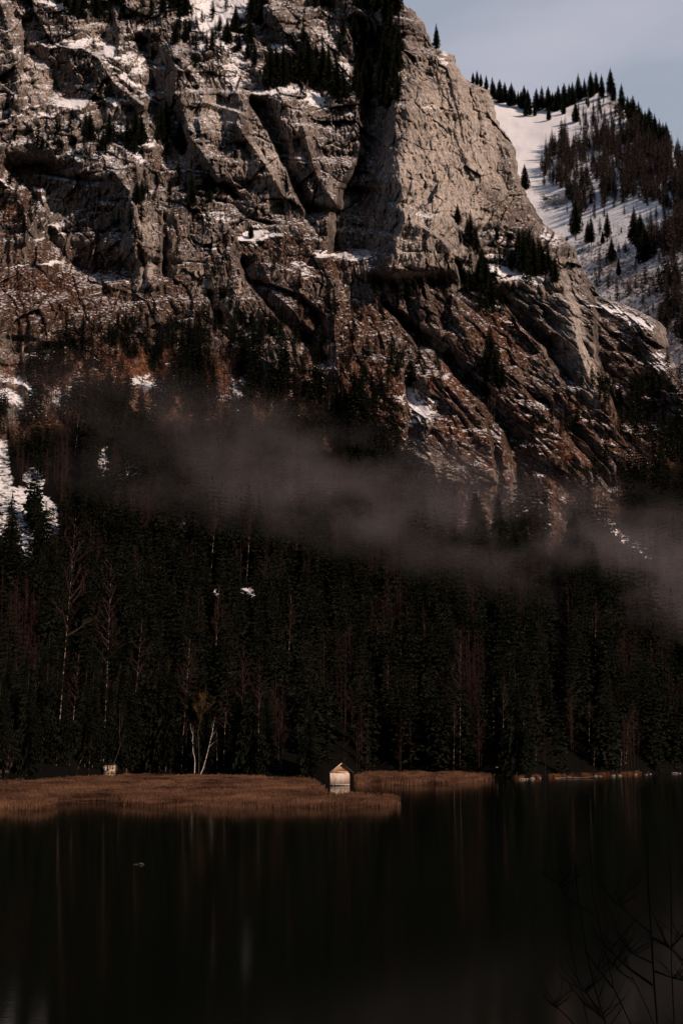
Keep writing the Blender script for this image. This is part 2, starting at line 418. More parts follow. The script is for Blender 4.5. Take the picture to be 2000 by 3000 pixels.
face_ = gauss(1340, 400, 160, 260, 0)
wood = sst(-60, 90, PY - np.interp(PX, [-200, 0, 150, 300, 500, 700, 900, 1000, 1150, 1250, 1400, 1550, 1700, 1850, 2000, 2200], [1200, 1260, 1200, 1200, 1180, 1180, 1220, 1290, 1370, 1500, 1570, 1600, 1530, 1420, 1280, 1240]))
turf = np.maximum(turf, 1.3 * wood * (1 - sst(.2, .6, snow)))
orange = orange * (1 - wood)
dust = .07 * sst(1000, 600, PY) + .09 * sst(620, 300, PY) * (fbm(PX / 60, PY / 30, 3, 301) > -.1) + .06 * sst(600, 200, PX) * sst(900, 300, PY) - .2 * face_
snow_attr = np.where(snow > .12, snow, dust * (1 - wood) - .75 * wood)
snow_attr = np.maximum(snow_attr, np.where(wood < .5, dust, -1))
# steepness (rise over run) of the smooth mountain
def curve(xk, yk, v): return np.interp(v, xk, yk)
foot = curve([-200, 0, 300, 700, 1000, 1250, 1500, 1750, 2000, 2300], [1150, 1120, 1060, 1100, 1280, 1480, 1540, 1500, 1330, 1300], PX)   # row where the cliffs meet the wooded slope
sb = np.where(PY > foot, .50, 1.25)
k = sst(-70, 70, foot - PY)
sb = .50 * (1 - k) + 1.28 * k
sb = sb + .7 * gauss(1350, 380, 170, 260, 0) + .25 * gauss(700, 350, 200, 150, 0)
sb = sb * (1 - .16 * gauss(850, 720, 260, 60, 12) - .12 * gauss(640, 60, 140, 90))
s_map = sb * (1 + .28 * fbm(PX / 130.0, PY / 60.0, 3, 5)) * (1 - .42 * np.clip(snow, 0, 1)) * (1 - .15 * turf)
s_map = np.maximum(s_map, T_ + .20); sb = np.maximum(sb, T_ + .17)
GX = [-230, 300, 700, 1100, 1500, 1900, 2260]
GR = [-200, 0, 400, 700, 1000, 1400, 1800, 2150]
GY = [[1090, 1105, 1110, 1115, 1135, 1160, 1180], [1035, 1050, 1056, 1062, 1085, 1110, 1130], [930, 944, 955, 962, 985, 1010, 1030], [850, 866, 882, 890, 905, 930, 950],
      [770, 786, 806, 815, 822, 850, 870], [655, 680, 705, 722, 725, 742, 760], [545, 575, 600, 625, 630, 655, 680], [448, 482, 492, 536, 538, 580, 600]]
yshore = Ywater(shore_row(PX))
Yb = np.zeros_like(PX); gyr = [np.interp(rows, GR, [g[k] for g in GY]) for k in range(len(GX))]
for k in range(len(GX) - 1):
    t = np.clip((PX - GX[k]) / (GX[k + 1] - GX[k]), 0, 1); tt = t * t * (3 - 2 * t) * .5 + t * .5
    mm = (PX >= GX[k]) & (PX <= GX[k + 1] + .01) if k < len(GX) - 2 else PX >= GX[k]
    Yb = np.where(mm, gyr[k][:, None] * (1 - tt) + gyr[k + 1][:, None] * tt, Yb)
lowz = np.clip((PY - 2150) / (shore_row(PX) - 2150), 0, 1)
Yb = np.where(PY > 2150, Yb + (yshore - Yb) * lowz, Yb)
for _ in range(3):      # round the corners of the coarse form
    c = np.cumsum(np.concatenate([np.repeat(Yb[:1], 21, 0), Yb, np.repeat(Yb[-1:], 20, 0)], 0), 0); sm = (c[41:] - c[:-41]) / 41.0
    Yb = np.where(PY < 2120, sm[:len(rows)], Yb)
Yd = Yb.copy(); dev = np.zeros(NC)
for i in range(1, len(rows)):
    ta, tb = T1[i - 1], T1[i]
    inc = Yb[i] * ((s_map[i] - ta) / (s_map[i] - tb) - (sb[i] - ta) / (sb[i] - tb))
    dev = np.clip((dev + inc) * (1 - .012), -45, 45); Yd[i] = Yb[i] + dev
relief = np.zeros_like(PX)      # metres towards the camera
up = sst(0, 160, foot - PY)      # rock relief fades in the wood
def vfeat(pts, amp, wlft, wrgt, fade=30, pw=1.2):
    """ridge (amp>0) or cleft (amp<0) running down the face along pts; widths to its left and right"""
    global relief
    yr, xr = pl(pts)
    d = PX - np.interp(PY, yr, xr) + 5 * fbm(PX / 60.0, PY / 45.0, 2, int(abs(amp)) + 3)
    w = np.where(d < 0, wlft, wrgt)
    f = np.clip(1 - np.abs(d) / w, 0, 1) ** pw
    f = f * sst(yr[0] - fade, yr[0] + fade * .3, PY) * (1 - sst(yr[-1] - fade * .3, yr[-1] + fade, PY))
    relief = relief + amp * (1.15 if abs(amp) > 20 else 1.35) * (.62 if np.mean([p[0] for p in pts]) > 1180 and np.mean([p[1] for p in pts]) > 860 else 1.0) * f
# the great arete and the dark wall on its left
vfeat([(1150, -160), (1180, -20), (1168, 60), (1175, 130), (1160, 220), (1158, 330), (1164, 450), (1176, 560), (1186, 640), (1160, 720), (1140, 790)], 44, 105, 330, 40, 1.1)
vfeat([(1040, 60), (1062, 180), (1075, 330), (1075, 450), (1020, 545), (985, 640), (985, 735)], -34, 28, 120, 30)
vfeat([(1050, 560), (1060, 640), (1070, 730)], -20, 60, 80, 20)
vfeat([(735, 300), (792, 385), (835, 480), (868, 560), (905, 620)], -34, 14, 95, 26)
vfeat([(825, 290), (845, 400), (875, 500), (925, 590)], 16, 50, 90, 30)
vfeat([(880, 330), (900, 420), (930, 520), (985, 600)], 8, 16, 60, 30)
vfeat([(520, 165), (560, 210), (610, 300), (700, 330), (720, 400)], 10, 60, 22, 30)
vfeat([(700, 270), (725, 330), (728, 380)], 12, 60, 12, 20)
vfeat([(505, 150), (515, 260), (560, 400), (640, 520)], 22, 30, 210, 40)
vfeat([(415, 120), (448, 240), (472, 360), (492, 470)], -28, 40, 80, 40)
vfeat([(690, 360), (740, 430), (790, 500), (835, 580)], 10, 30, 16, 24)
vfeat([(420, 70), (470, 0), (455, -80)], -18, 30, 70, 30)
vfeat([(335, 30), (345, 70), (350, 150)], 9, 14, 26, 20)
vfeat([(560, 10), (575, 60), (600, 110), (610, 150)], 12, 60, 30, 24)
vfeat([(790, 20), (830, 80), (840, 150)], 12, 50, 120, 30)
vfeat([(960, 0), (965, 90), (1000, 150), (1035, 200)], -12, 50, 60, 30)
vfeat([(0, 0), (28, 90), (50, 180), (55, 300)], 16, 70, 34, 40)
vfeat([(70, 60), (72, 120), (70, 210)], -14, 10, 60, 20)
vfeat([(95, 150), (150, 200), (170, 260), (190, 290)], -26, 60, 110, 22)
vfeat([(240, 140), (290, 170), (330, 240), (420, 310)], 12, 60, 18, 30)
vfeat([(25, 480), (90, 560), (140, 620), (150, 700), (200, 760), (250, 800)], -42, 60, 250, 46, 1.0)
vfeat([(330, 500), (380, 560), (395, 640), (400, 760), (440, 830)], 16, 46, 60, 30)
vfeat([(0, 520), (50, 570), (80, 640), (75, 700)], 12, 60, 10, 30)
vfeat([(120, 560), (135, 620), (150, 660)], 9, 30, 20, 20)
vfeat([(160, 660), (190, 700), (200, 760)], 10, 60, 14, 20)
vfeat([(120, 480), (140, 510), (250, 530)], -14, 60, 130, 20)
vfeat([(230, 420), (250, 410), (262, 380)], -12, 40, 60, 20)
vfeat([(405, 720), (420, 770), (425, 820)], -7, 14, 10, 20)
vfeat([(480, 640), (478, 720), (480, 800)], -14, 6, 40, 30)
vfeat([(540, 560), (620, 540), (690, 600)], -8, 30, 50, 20)
vfeat([(655, 535), (670, 560), (690, 580)], -12, 24, 30, 14)
vfeat([(700, 612), (730, 640), (790, 655)], -9, 20, 40, 12)
vfeat([(610, 860), (618, 900), (640, 960), (680, 1000)], -16, 8, 50, 20)
vfeat([(710, 770), (725, 820), (790, 900), (850, 960), (880, 1010)], -24, 12, 60, 30)
vfeat([(770, 830), (860, 860), (930, 920), (950, 990)], -16, 60, 22, 22)
vfeat([(900, 640), (960, 720), (985, 780), (1000, 840)], -8, 16, 50, 30)
vfeat([(1125, 895), (1160, 930), (1205, 985), (1230, 1020)], -18, 10, 46, 16)
vfeat([(1335, 760), (1345, 800), (1362, 850)], -16, 8, 36, 14)
vfeat([(1230, 660), (1290, 700), (1345, 760)], 6, 40, 14, 20)
vfeat([(1180, 780), (1250, 800), (1290, 900), (1310, 960)], -6, 24, 40, 30)
vfeat([(1460, 440), (1455, 500), (1490, 560)], -9, 14, 40, 30)
vfeat([(1370, 300), (1385, 340), (1400, 370)], -9, 12, 26, 20)
vfeat([(1300, 150), (1330, 240), (1360, 330), (1440, 400), (1420, 450)], 7, 60, 26, 30)
vfeat([(1335, 180), (1390, 300), (1410, 400), (1440, 520)], -7, 30, 60, 30)
# lower right block
vfeat([(1440, 850), (1480, 890), (1530, 950), (1600, 1010), (1660, 1120)], -34, 22, 150, 30)
vfeat([(1640, 820), (1672, 900), (1690, 1000), (1725, 1110), (1775, 1200), (1800, 1250)], 26, 120, 30, 40)
vfeat([(1725, 830), (1752, 920), (1752, 1040), (1785, 1140), (1815, 1240)], -34, 14, 150, 30)
vfeat([(1560, 880), (1580, 930), (1610, 980)], 10, 40, 20, 20)
vfeat([(1905, 930), (1925, 1000), (1960, 1100), (2010, 1200)], 18, 60, 60, 40)
vfeat([(1200, 960), (1290, 1040), (1350, 1110), (1420, 1180), (1490, 1270), (1505, 1370), (1520, 1480)], -34, 30, 80, 40)
vfeat([(1310, 1040), (1330, 1090), (1400, 1150)], -18, 20, 60, 20)
vfeat([(1290, 1100), (1360, 1180), (1430, 1260), (1490, 1330), (1510, 1440)], 18, 170, 22, 30)
vfeat([(1590, 1170), (1640, 1240), (1690, 1310), (1730, 1350), (1780, 1420)], -24, 18, 70, 26)
vfeat([(1500, 1090), (1560, 1180), (1640, 1280), (1700, 1350)], 10, 120, 16, 30)
vfeat([(1430, 1240), (1450, 1320), (1460, 1420)], -14, 10, 36, 26)
vfeat([(1240, 1240), (1260, 1320), (1290, 1440)], 16, 60, 120, 40)
vfeat([(60, 1000), (110, 1030), (160, 1000)], -14, 60, 70, 24)
vfeat([(885, 980), (905, 1010), (930, 1060)], -20, 30, 60, 24)
vfeat([(1190, 1090), (1195, 1180), (1200, 1280)], -14, 12, 60, 30)
# broad forms
XW = A_ * Yb; ZW = CAMZ + T_ * Yb
relief += 13 * fbm(XW / 70.0, ZW / 55.0, 3, 77) * up
# broken rock
wx = XW + 3.5 * fbm(XW / 22, ZW / 26, 3, 1) ; wz = ZW + 5 * fbm(XW / 26, ZW / 26, 3, 2)
tl = .10 + .50 * sst(900, 1500, PX) * sst(500, 900, PY)       # the joints lean to the right lower down
wx = wx + tl * (wz - 170)
calm = np.clip(1 - .75 * sst(.2, .75, snow) - .38 * turf, .12, 1)
rough = .45 + .75 * sst(-.3, .35, fbm(XW / 45, ZW / 38, 3, 99))       # some faces are slabs, some are shattered
h0, c0 = facets(wx / 42, wz / 60, 2, 1.2)
h1, c1 = facets(wx / 17, wz / 30, 3, 1.2)
h2, c2 = facets(wx / 7.0 + 5, wz / 13, 8, 1.2)
h3, c3 = facets(wx / 2.9, wz / 6.0 + 2, 12, 1.2)
h4, c4 = facets(wx / 1.3, wz / 2.6, 19, 1.2)
face = gauss(1340, 400, 160, 260, 0)            # the great smooth wall
amp = calm * (1 - .5 * face) * np.clip(up * 1.0 + .12, 0, 1)
relief += amp * (9.0 * h0 * (1 - face) + 7.5 * h1 + rough * (4.4 * h2 + 2.3 * h3 + 1.0 * h4))
def stairs(q):
    f = q - np.floor(q); return sst(.0, .22, f) - f
lz = wz * .92 + 8 * fbm(XW / 38, ZW / 50, 3, 51) - .25 * XW * sst(600, 0, PX) + .35 * XW * sst(900, 1400, PX)
tw = sst(-.25, .25, fbm(XW / 40, ZW / 25, 3, 57))
relief -= calm * (1 - .8 * face) * up * (tw * 10.0 * stairs(lz / 26) + 2.4 * rough * stairs(lz / 7.3 + .8 * fbm(XW / 9, ZW / 9, 2, 58)))
# straight joints: steep ones and ones that cross them
m1 = sst(-.2, .3, fbm(XW / 30, ZW / 40, 2, 151)); m2 = sst(-.1, .35, fbm(XW / 36, ZW / 30, 2, 161))
relief += amp * (m1 * 4.2 * stairs((wx + .10 * wz) / 12.5) + (1 - m1) * 2.4 * stairs(-(wx - .25 * wz) / 8.0) + rough * m2 * 1.5 * stairs((wx + .45 * wz) / 4.3) + rough * 1.0 * stairs(-(wx + .05 * wz) / 2.4 + .6 * fbm(XW / 12, ZW / 12, 2, 9)))
relief -= amp * (2.2 * np.exp(-(c1 / .05) ** 2) + 1.0 * np.exp(-(c2 / .07) ** 2) + .5 * np.exp(-(c3 / .12) ** 2))
# water-worn flutes running down the steep faces
relief += calm * up * (.5 + .9 * face + .5 * sst(0, .4, fbm(XW / 50, ZW / 60, 2, 171))) * 2.2 * (ridged((XW + .04 * ZW + 1.2 * fbm(XW / 8, ZW / 20, 2, 5)) / 4.2, ZW / 26, 4, 175, .6) - .45)
relief += amp * 15.0 * (ridged(wx / 46, wz / 90, 4, 41) - .4)
relief += .55 * fbm(XW / 2.2, ZW / 1.8, 3, 91) * np.clip(1 - snow, .1, 1)
# roll back towards the skyline
dsil = XS - PX
relief -= 26 * np.exp(-dsil / 26.0) * sst(1300, 1100, PY) + 10 * np.exp(-dsil / 90.0) * sst(1300, 1100, PY)
land = sst(0, 30, shore_row(PX) - PY)
YF = Yd - relief * land
VX = A_ * YF; VZ = CAMZ + T_ * YF
V = np.stack([VX, YF, VZ], -1).astype(np.float32)
NR = len(rows)
# the mountain has a back: a shoulder and a far side behind its skyline and its top
cols_extra = []
for dx_, dy_, dz_ in ((3, 40, -6), (20, 160, -60), (60, 500, -400)):
    e = V[:, -1:, :].copy(); e[..., 0] += dx_; e[..., 1] += dy_; e[..., 2] += dz_; cols_extra.append(e)
VV = np.concatenate([V] + cols_extra, 1)
for dy_, dz_ in ((60, 15), (260, -40), (700, -500)):
    e = VV[NR - 1:NR, :, :].copy(); e[..., 1] += dy_; e[..., 2] += dz_; VV = np.concatenate([VV, e], 0)
def padattr(a):
    a = np.concatenate([a] + [a[:, -1:]] * 3, 1); return np.concatenate([a] + [a[-1:]] * 3, 0)
nr, nc = VV.shape[:2]
idx = np.arange(nr * nc).reshape(nr, nc)
quads = np.stack([idx[:-1, :-1], idx[:-1, 1:], idx[1:, 1:], idx[1:, :-1]], -1).reshape(-1, 4)
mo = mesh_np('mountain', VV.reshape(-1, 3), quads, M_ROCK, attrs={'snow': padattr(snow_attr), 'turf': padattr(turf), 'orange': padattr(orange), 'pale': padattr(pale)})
tag(mo, 'grey and brown limestone mountain with cliffs, snowy ledges and dark clefts above the wood', 'mountain', kind='structure')
rows_up = rows[::-1]
def surfY(px, py):
    """depth of the mountain seen at a photograph position"""
    r = np.interp(py, rows_up, np.arange(NR)[::-1]); i = int(round(float(r)))
    u = (px - X0) / (xs_rows[i] - X0) * (NC - 1)
    j = int(np.clip(round(u), 0, NC - 1))
    return float(YF[i, j])
def ground(px, py):
    return P3(px, py, surfY(px, py))

# ================================================================== THE FAR SLOPE
fr = np.arange(180, 1500, 3.5)[::-1].astype(np.float32); fxs = np.arange(1330, 2300, 3.5).astype(np.float32)
skyx = [1330, 1400, 1440, 1500, 1560, 1620, 1690, 1740, 1790, 1830, 1870, 1920, 1970, 2010, 2300]
skyr = [262, 272, 284, 300, 312, 318, 292, 268, 276, 322, 366, 408, 448, 480, 640]
stop = np.interp(fxs, skyx, skyr) + 3 * perlin(fxs / 30, fxs * 0, 4)
vv = np.linspace(0, 1, 340, dtype=np.float32)
FPX = np.repeat(fxs[None, :], len(vv), 0)
FPY = 1450 + (stop[None, :] - 1450) * vv[:, None]
FA, FT = ray(FPX, FPY)
PX_, PY_, WU_, WV_ = PX, PY, WU, WV; PX, PY = FPX, FPY; WU = 16 * fbm(PX / 40, PY / 26, 4, 203); WV = 12 * fbm(PX / 30, PY / 16, 4, 204)
FY = 1180 * (.70 - FT[0, 0]) / (.70 - FT)
FY = FY - (FPX - 1450) * .26 - np.log1p(np.exp((FPX - 1570) / 25.0)) * 25.0 * .36
FXW = FA * FY; FZW = CAMZ + FT * FY
frock = np.clip(gauss(1640, 585, 70, 18, -18) + .9 * gauss(1800, 300, 40, 34, 40) + .6 * gauss(1870, 820, 110, 50, 10) + .7 * gauss(1780, 770, 60, 12, 8) + .55 * gauss(1590, 570, 50, 16, 30) + .5 * gauss(1960, 950, 60, 90, 0) + .35 * gauss(1760, 740, 120, 30, 0), 0, 1)
FR = 16 * fbm(FXW / 110, FZW / 90, 3, 4) + 3.5 * fbm(FXW / 22, FZW / 22, 3, 7) + frock * (4 * facets(FXW / 14, FZW / 12, 5)[0] + 3 * facets(FXW / 5, FZW / 4, 6)[0]) + .8 * fbm(FXW / 9, FZW / 5, 3, 8) + 14 * gauss(1800, 330, 50, 60)
FY2 = FY - FR
FV = np.stack([FA * FY2, FY2, CAMZ + FT * FY2], -1)
fsnow = np.clip(.80 - frock * .75 + .12 * fbm(FPX / 40, FPY / 20, 4, 14) - .30 * sst(650, 800, FPY) * (fbm(FPX / 26, FPY / 12, 4, 24) > .05), 0, 1)
e1 = FV[-1:].copy(); e1[..., 1] += 60; e1[..., 2] -= 5; e2 = FV[-1:].copy(); e2[..., 1] += 500; e2[..., 2] -= 350
FV = np.concatenate([FV, e1, e2], 0); fsnow = np.clip(fsnow - .5 * sst(.05, .3, fbm(FPX / 9.0, FPY / 4.0, 3, 31)) * (.25 + sst(560, 760, FPY)), 0, 1)
n1, n2 = FV.shape[:2]; idx = np.arange(n1 * n2).reshape(n1, n2)
quads = np.stack([idx[:-1, :-1], idx[:-1, 1:], idx[1:, 1:], idx[1:, :-1]], -1).reshape(-1, 4)
pa = lambda a: np.concatenate([a, a[-1:], a[-1:]], 0)
fo = mesh_np('far_slope', FV.reshape(-1, 3), quads, M_ROCK, attrs={'snow': pa(fsnow), 'turf': pa(fsnow * 0), 'orange': pa(fsnow * 0), 'pale': pa(frock * .2)})
tag(fo, 'snow covered slope of the farther mountain with a dark wood on it', 'mountain', kind='structure')
FYF = FY2
def fground(px, py):
    j = int(np.clip(round((px - fxs[0]) / 3.5), 0, len(fxs) - 1))
    i = int(np.clip(round((py - 1450) / (stop[j] - 1450) * (len(vv) - 1)), 0, len(vv) - 1))
    Y = float(FYF[i, j]); return P3(px, py, Y)
PX, PY, WU, WV = PX_, PY_, WU_, WV_

# ================================================================== NEAR BANK (the ground the camera stands on, and an unseen hill added behind to shade the foreground)
bx = np.linspace(-260, 420, 90); by = np.concatenate([np.linspace(-420, -8, 50), np.linspace(-6, 16, 18)])
BX, BY = np.meshgrid(bx, by)
line = 1.5 + 4 * np.sin(BX / 23) + .002 * BX ** 2 * (BX < 0) - .06 * BX * (BX > 0)
back = np.clip(-(BY) - 3 + BX * .35, 0, None)
BZ = np.where(BY > -4, 8.2 - .95 * np.clip(BY + 3, 0, 30) * (1 + .15 * np.sin(BX / 7)), 8.2 + 0 * BY)
BZ = BZ + np.minimum(back * .78, 150) * sst(-3, -18, BY) + 1.2 * fbm(BX / 9, BY / 9, 3, 2)
BZ = np.where((np.abs(BX) < 5) & (BY > -6), np.minimum(BZ, 8.3), BZ)
idx = np.arange(BX.size).reshape(BX.shape)
quads = np.stack([idx[:-1, :-1], idx[:-1, 1:], idx[1:, 1:], idx[1:, :-1]], -1).reshape(-1, 4)
M_BANK = noise_mat('bank_soil', (.02, .014, .010), (.06, .04, .028), .6, bump=.5)
nb = mesh_np('near_bank_shade_hill', np.stack([BX, BY, BZ], -1).reshape(-1, 3), quads, M_BANK, smooth=True)
tag(nb, 'dark near bank with an unseen hill added behind the camera for shade', 'bank', kind='structure')

# ================================================================== WATER
m, nt, b = newmat('lake_water')
b.inputs['Base Color'].default_value = (.0020, .0030, .0020, 1)
b.inputs['Roughness'].default_value = .075
b.inputs['IOR'].default_value = 1.333
b.inputs['Specular IOR Level'].default_value = .05
geo = N(nt, 'ShaderNodeNewGeometry')
mp = N(nt, 'ShaderNodeMapping'); mp.inputs['Scale'].default_value = (.55, 1.6, 1)
nt.links.new(geo.outputs['Position'], mp.inputs[0])
n = N(nt, 'ShaderNodeTexNoise', Scale=1.1, Detail=4, Roughness=.55); nt.links.new(mp.outputs[0], n.inputs['Vector'])
bp = N(nt, 'ShaderNodeBump', Strength=.10, Distance=.05); nt.links.new(n.outputs[0], bp.inputs['Height']); nt.links.new(bp.outputs[0], b.inputs['Normal'])
M_WATER = m
wv = np.array([(-900, -20, 0), (1200, -20, 0), (1200, 900, 0), (-900, 900, 0)], float)
wo_ = mesh_np('water', wv, np.array([[0, 1, 2, 3]]), M_WATER)
tag(wo_, 'black still lake mirroring the wood', 'lake', kind='structure')
M_BED = noise_mat('lake_bed', (.01, .009, .007), (.02, .017, .012), .2)
gd = mesh_np('ground', np.array([(-3000, -1500, -6), (3000, -1500, -6), (3000, 6000, -6), (-3000, 6000, -6)], float), np.array([[0, 1, 2, 3]]), M_BED)
tag(gd, 'dark lake bed and valley floor', 'ground', kind='structure')

# ================================================================== TREES
def spruce_arrays(h, seed, whorls, nbr, seg=3, R0=.155, bare=.10, fringe=True):
    """drooping whorled conifer; returns crown verts and triangles"""
    rnd = random.Random(seed); vs = []; fs = []
    for w in range(whorls):
        f = w / (whorls - 1)
        z = h * (bare + (1 - bare) * f ** .92) - .01 * h * rnd.random()
        prof = (1 - f) ** .85 * (.35 + .65 * min(1, (f + .05) / .22))
        r0 = R0 * h * max(prof, .012)
        for k in range(nbr):
            if rnd.random() < .12: continue
            a = 2 * math.pi * (k / nbr + rnd.random() * .8 / nbr + w * .137)
            r = r0 * rnd.uniform(.6, 1.18); dr = rnd.uniform(.16, .42) * (1 - .7 * f)
            ca, sa = math.cos(a), math.sin(a); zb = z + rnd.uniform(-.01, .01) * h
            def pt(t, side, sag):
                rr = r * t; wd = side * r * (.9 / seg) * (1 - t * .75)
                return (ca * rr - sa * wd, sa * rr + ca * wd, zb - dr * r * t * t * 1.5 + .10 * r * t - sag * r)
            prev = pt(0, 0, 0)
            for sgi in range(seg):
                t0 = sgi / seg; t1 = (sgi + 1) / seg
                c0 = pt(t0, 0, 0); c1 = pt(t1, 0, 0); b = len(vs)
                l = pt(t0 * .6 + t1 * .4, rnd.uniform(.7, 1.2), rnd.uniform(.10, .30)); rr_ = pt(t0 * .6 + t1 * .4, -rnd.uniform(.7, 1.2), rnd.uniform(.10, .30))
                d = pt((t0 + t1) / 2, rnd.uniform(-.2, .2), rnd.uniform(.18, .40))
                vs += [c0, c1, l, rr_, d]
                fs += [(b, b + 1, b + 2), (b, b + 3, b + 1)]
                if fringe: fs += [(b, b + 1, b + 4)]
    b = len(vs); vs += [(-.01 * h, 0, h * .93), (.01 * h, 0, h * .93), (0, 0, h * 1.01)]; fs.append((b, b + 1, b + 2))
    return np.array(vs, np.float32), np.array(fs, np.int32)
def trunk_arrays(h, r, n=6, lean=0.0, seed=0):
    mb = MB(); rnd = random.Random(seed); k = 6
    pts = [(lean * h * (i / k) + rnd.uniform(-.002, .002) * h, rnd.uniform(-.002, .002) * h, -1.5 + (h + 1.0) * i / k) for i in range(k + 1)]
    mb.tube(pts, [r * (1 - .85 * i / k) for i in range(k + 1)], n)
    return mb.arrays()
def bare_arrays(h, seed, n1=26, n2=6, n3=4, start=.35, spread=.22):
    """leafless crown: limbs, branches and twigs"""
    rnd = random.Random(seed); mb = MB()
    def twig(p, d, l, w):
        q = p + d * l; s = d.cross(Vector((rnd.uniform(-1, 1), rnd.uniform(-1, 1), .3))).normalized() * w
        mb.add([p - s, p + s, q], [(0, 1, 2)])
    for i in range(n1):
        f = i / n1; z = h * (start + (1 - start) * f * .97)
        a = rnd.uniform(0, 6.28); ln = h * spread * (1 - f * .72) * rnd.uniform(.6, 1.1)
        d = Vector((math.cos(a), math.sin(a), rnd.uniform(.55, 1.5))).normalized()
        p = Vector((0, 0, z)); mid = p + d * ln * .5; end = mid + (d + Vector((0, 0, .35))).normalized() * ln * .5
        mb.tube([p, mid, end], [.006 * h * (1 - f * .7), .0035 * h * (1 - f * .7), .0012 * h], 3)
        for j in range(n2):
            t = rnd.uniform(.25, 1); q = p.lerp(mid, t * 2) if t < .5 else mid.lerp(end, t * 2 - 1)
            d2 = (d + Vector((rnd.uniform(-.9, .9), rnd.uniform(-.9, .9), rnd.uniform(-.1, .8)))).normalized()
            l2 = ln * rnd.uniform(.25, .5); twig(q, d2, l2, .0022 * h)
            for k in range(n3):
                q2 = q + d2 * l2 * rnd.uniform(.3, 1)
                d3 = (d2 + Vector((rnd.uniform(-1, 1), rnd.uniform(-1, 1), rnd.uniform(-.3, .8)))).normalized()
                twig(q2, d3, l2 * rnd.uniform(.35, .7), .0014 * h)
    return mb.arrays()

# prototypes, 20 m tall
class Proto: pass
def proto(crown_v, crown_f, trunk, cm, tm, nm):
    p = Proto(); p.cv, p.cf, p.tr = crown_v, crown_f, trunk
    c = mesh_np('crown', crown_v, crown_f, cm); t = mesh_np('trunk', trunk[0], trunk[1], tm, smooth=True)
    p.cme, p.tme = c.data, t.data
    bpy.data.objects.remove(c); bpy.data.objects.remove(t)
    p.name = nm; return p
SPR = [proto(*spruce_arrays(20, 100 + i, 52, 11, 6, R0=(.20, .24, .17, .22, .26)[i], bare=(.05, .10, .16, .08, .04)[i]), trunk_arrays(20, .24, seed=i), M_NEEDLE, M_BARK, 'spruce_tree') for i in range(5)]
LAR = [proto(*spruce_arrays(20, 200 + i, 30, 6, 3, R0=.14, bare=.22, fringe=False), trunk_arrays(20, .22, seed=i), M_NEEDLE2, M_BARK, 'larch_tree') for i in range(2)]
BAR = []
for i in range(4):
    v, f = bare_arrays(20, 300 + i); BAR.append(proto(v, f, trunk_arrays(20, .2, seed=i, lean=(.02, -.03, .04, 0)[i]), M_TWIG, M_BARK, 'bare_tree'))
PAL = []
for i in range(3):
    v, f = bare_arrays(20, 340 + i, 20, 5, 4, .5, .15); PAL.append(proto(v, f, trunk_arrays(20, .155, seed=i, lean=(.05, .02, .03)[i]), M_TWIG, M_PALE, 'pale_trunk_tree'))
def plant(pr, loc, h, label, cat, group=None, rz=None, name=None):
    o = empty(name or pr.name, tuple(float(c) for c in loc), random.uniform(0, 6.28) if rz is None else rz, h / 20.0)
    tag(o, label, cat, group)
    for nm, me in (('trunk', pr.tme), ('crown', pr.cme)):
        c = bpy.data.objects.new(nm, me); COL.objects.link(c); c.parent = o
    return o
# low versions for the masses
LOW = [spruce_arrays(20, 400 + i, 17, 5, 2, R0=(.20, .24, .18, .22)[i], bare=.04) for i in range(4)]
MIDL = [spruce_arrays(20, 420 + i, 24, 6, 3, R0=(.20, .25, .17, .22)[i], bare=.06) for i in range(4)]
LOWB = []
for i in range(3):
    v, f = bare_arrays(20, 500 + i, 12, 4, 2, .25, .24)
    tv, tf = trunk_arrays(20, .18, 4, seed=i)
    allv = np.concatenate([v, tv]); ff = []
    for arr, off in ((f, 0), (tf, len(v))):
        for a in arr:
            a = a + off
            if a.shape[1] == 4: ff += [a[:, [0, 1, 2]], a[:, [0, 2, 3]]]
            elif len(a): ff.append(a)
    LOWB.append((allv, np.concatenate(ff)))
def mass(name, protos, places, mat, label, cat, slim=1.0):
    vs = []; fs = []; off = 0
    for (p, h) in places:
        v, f = protos[random.randrange(len(protos))]
        a = random.uniform(0, 6.28); s = h / 20; w = s * random.uniform(.8, 1.15) * slim
        c, s_ = math.cos(a) * w, math.sin(a) * w
        q = np.empty_like(v); q[:, 0] = v[:, 0] * c - v[:, 1] * s_ + p[0]; q[:, 1] = v[:, 0] * s_ + v[:, 1] * c + p[1]; q[:, 2] = v[:, 2] * s + p[2]
        vs.append(q); fs.append(f + off); off += len(v)
    o = mesh_np(name, np.concatenate(vs), np.concatenate(fs), mat)
    return tag(o, label, cat, kind='stuff')
ORD = 'first second third fourth fifth sixth seventh eighth ninth tenth eleventh twelfth thirteenth fourteenth fifteenth sixteenth seventeenth eighteenth nineteenth twentieth'.split()

n_con = 0
def cluster(pts, hm, phrase, group, far=False, protos=SPR, single=None, cat='spruce'):
    """pts in photograph coordinates of the trees' feet, left to right"""
    global n_con
    pts = sorted(pts)
    for i, q in enumerate(pts):
        px, py = q[0], q[1]; h = (hm * random.uniform(.75, 1.2) if len(q) < 3 else q[2]) * 1.15
        g = (fground if far else ground)(px, py)
        if len(pts) == 1: lab = single or phrase
        elif len(pts) <= 20: lab = '%s conifer from the left %s' % (ORD[i], phrase)
        else: lab = single
        plant(random.choice(protos), g, h, lab, cat, group); n_con += 1
def rp(x0, x1, y0, y1, n):
    out = []
    for _ in range(n):
        best = None; bd = -1
        for _k in range(6):
            c = (random.uniform(x0, x1), random.uniform(y0, y1)); d = min([abs(c[0] - o[0]) + abs(c[1] - o[1]) * .6 for o in out] or [99])
            if d > bd: bd = d; best = c
        out.append(best)
    return out
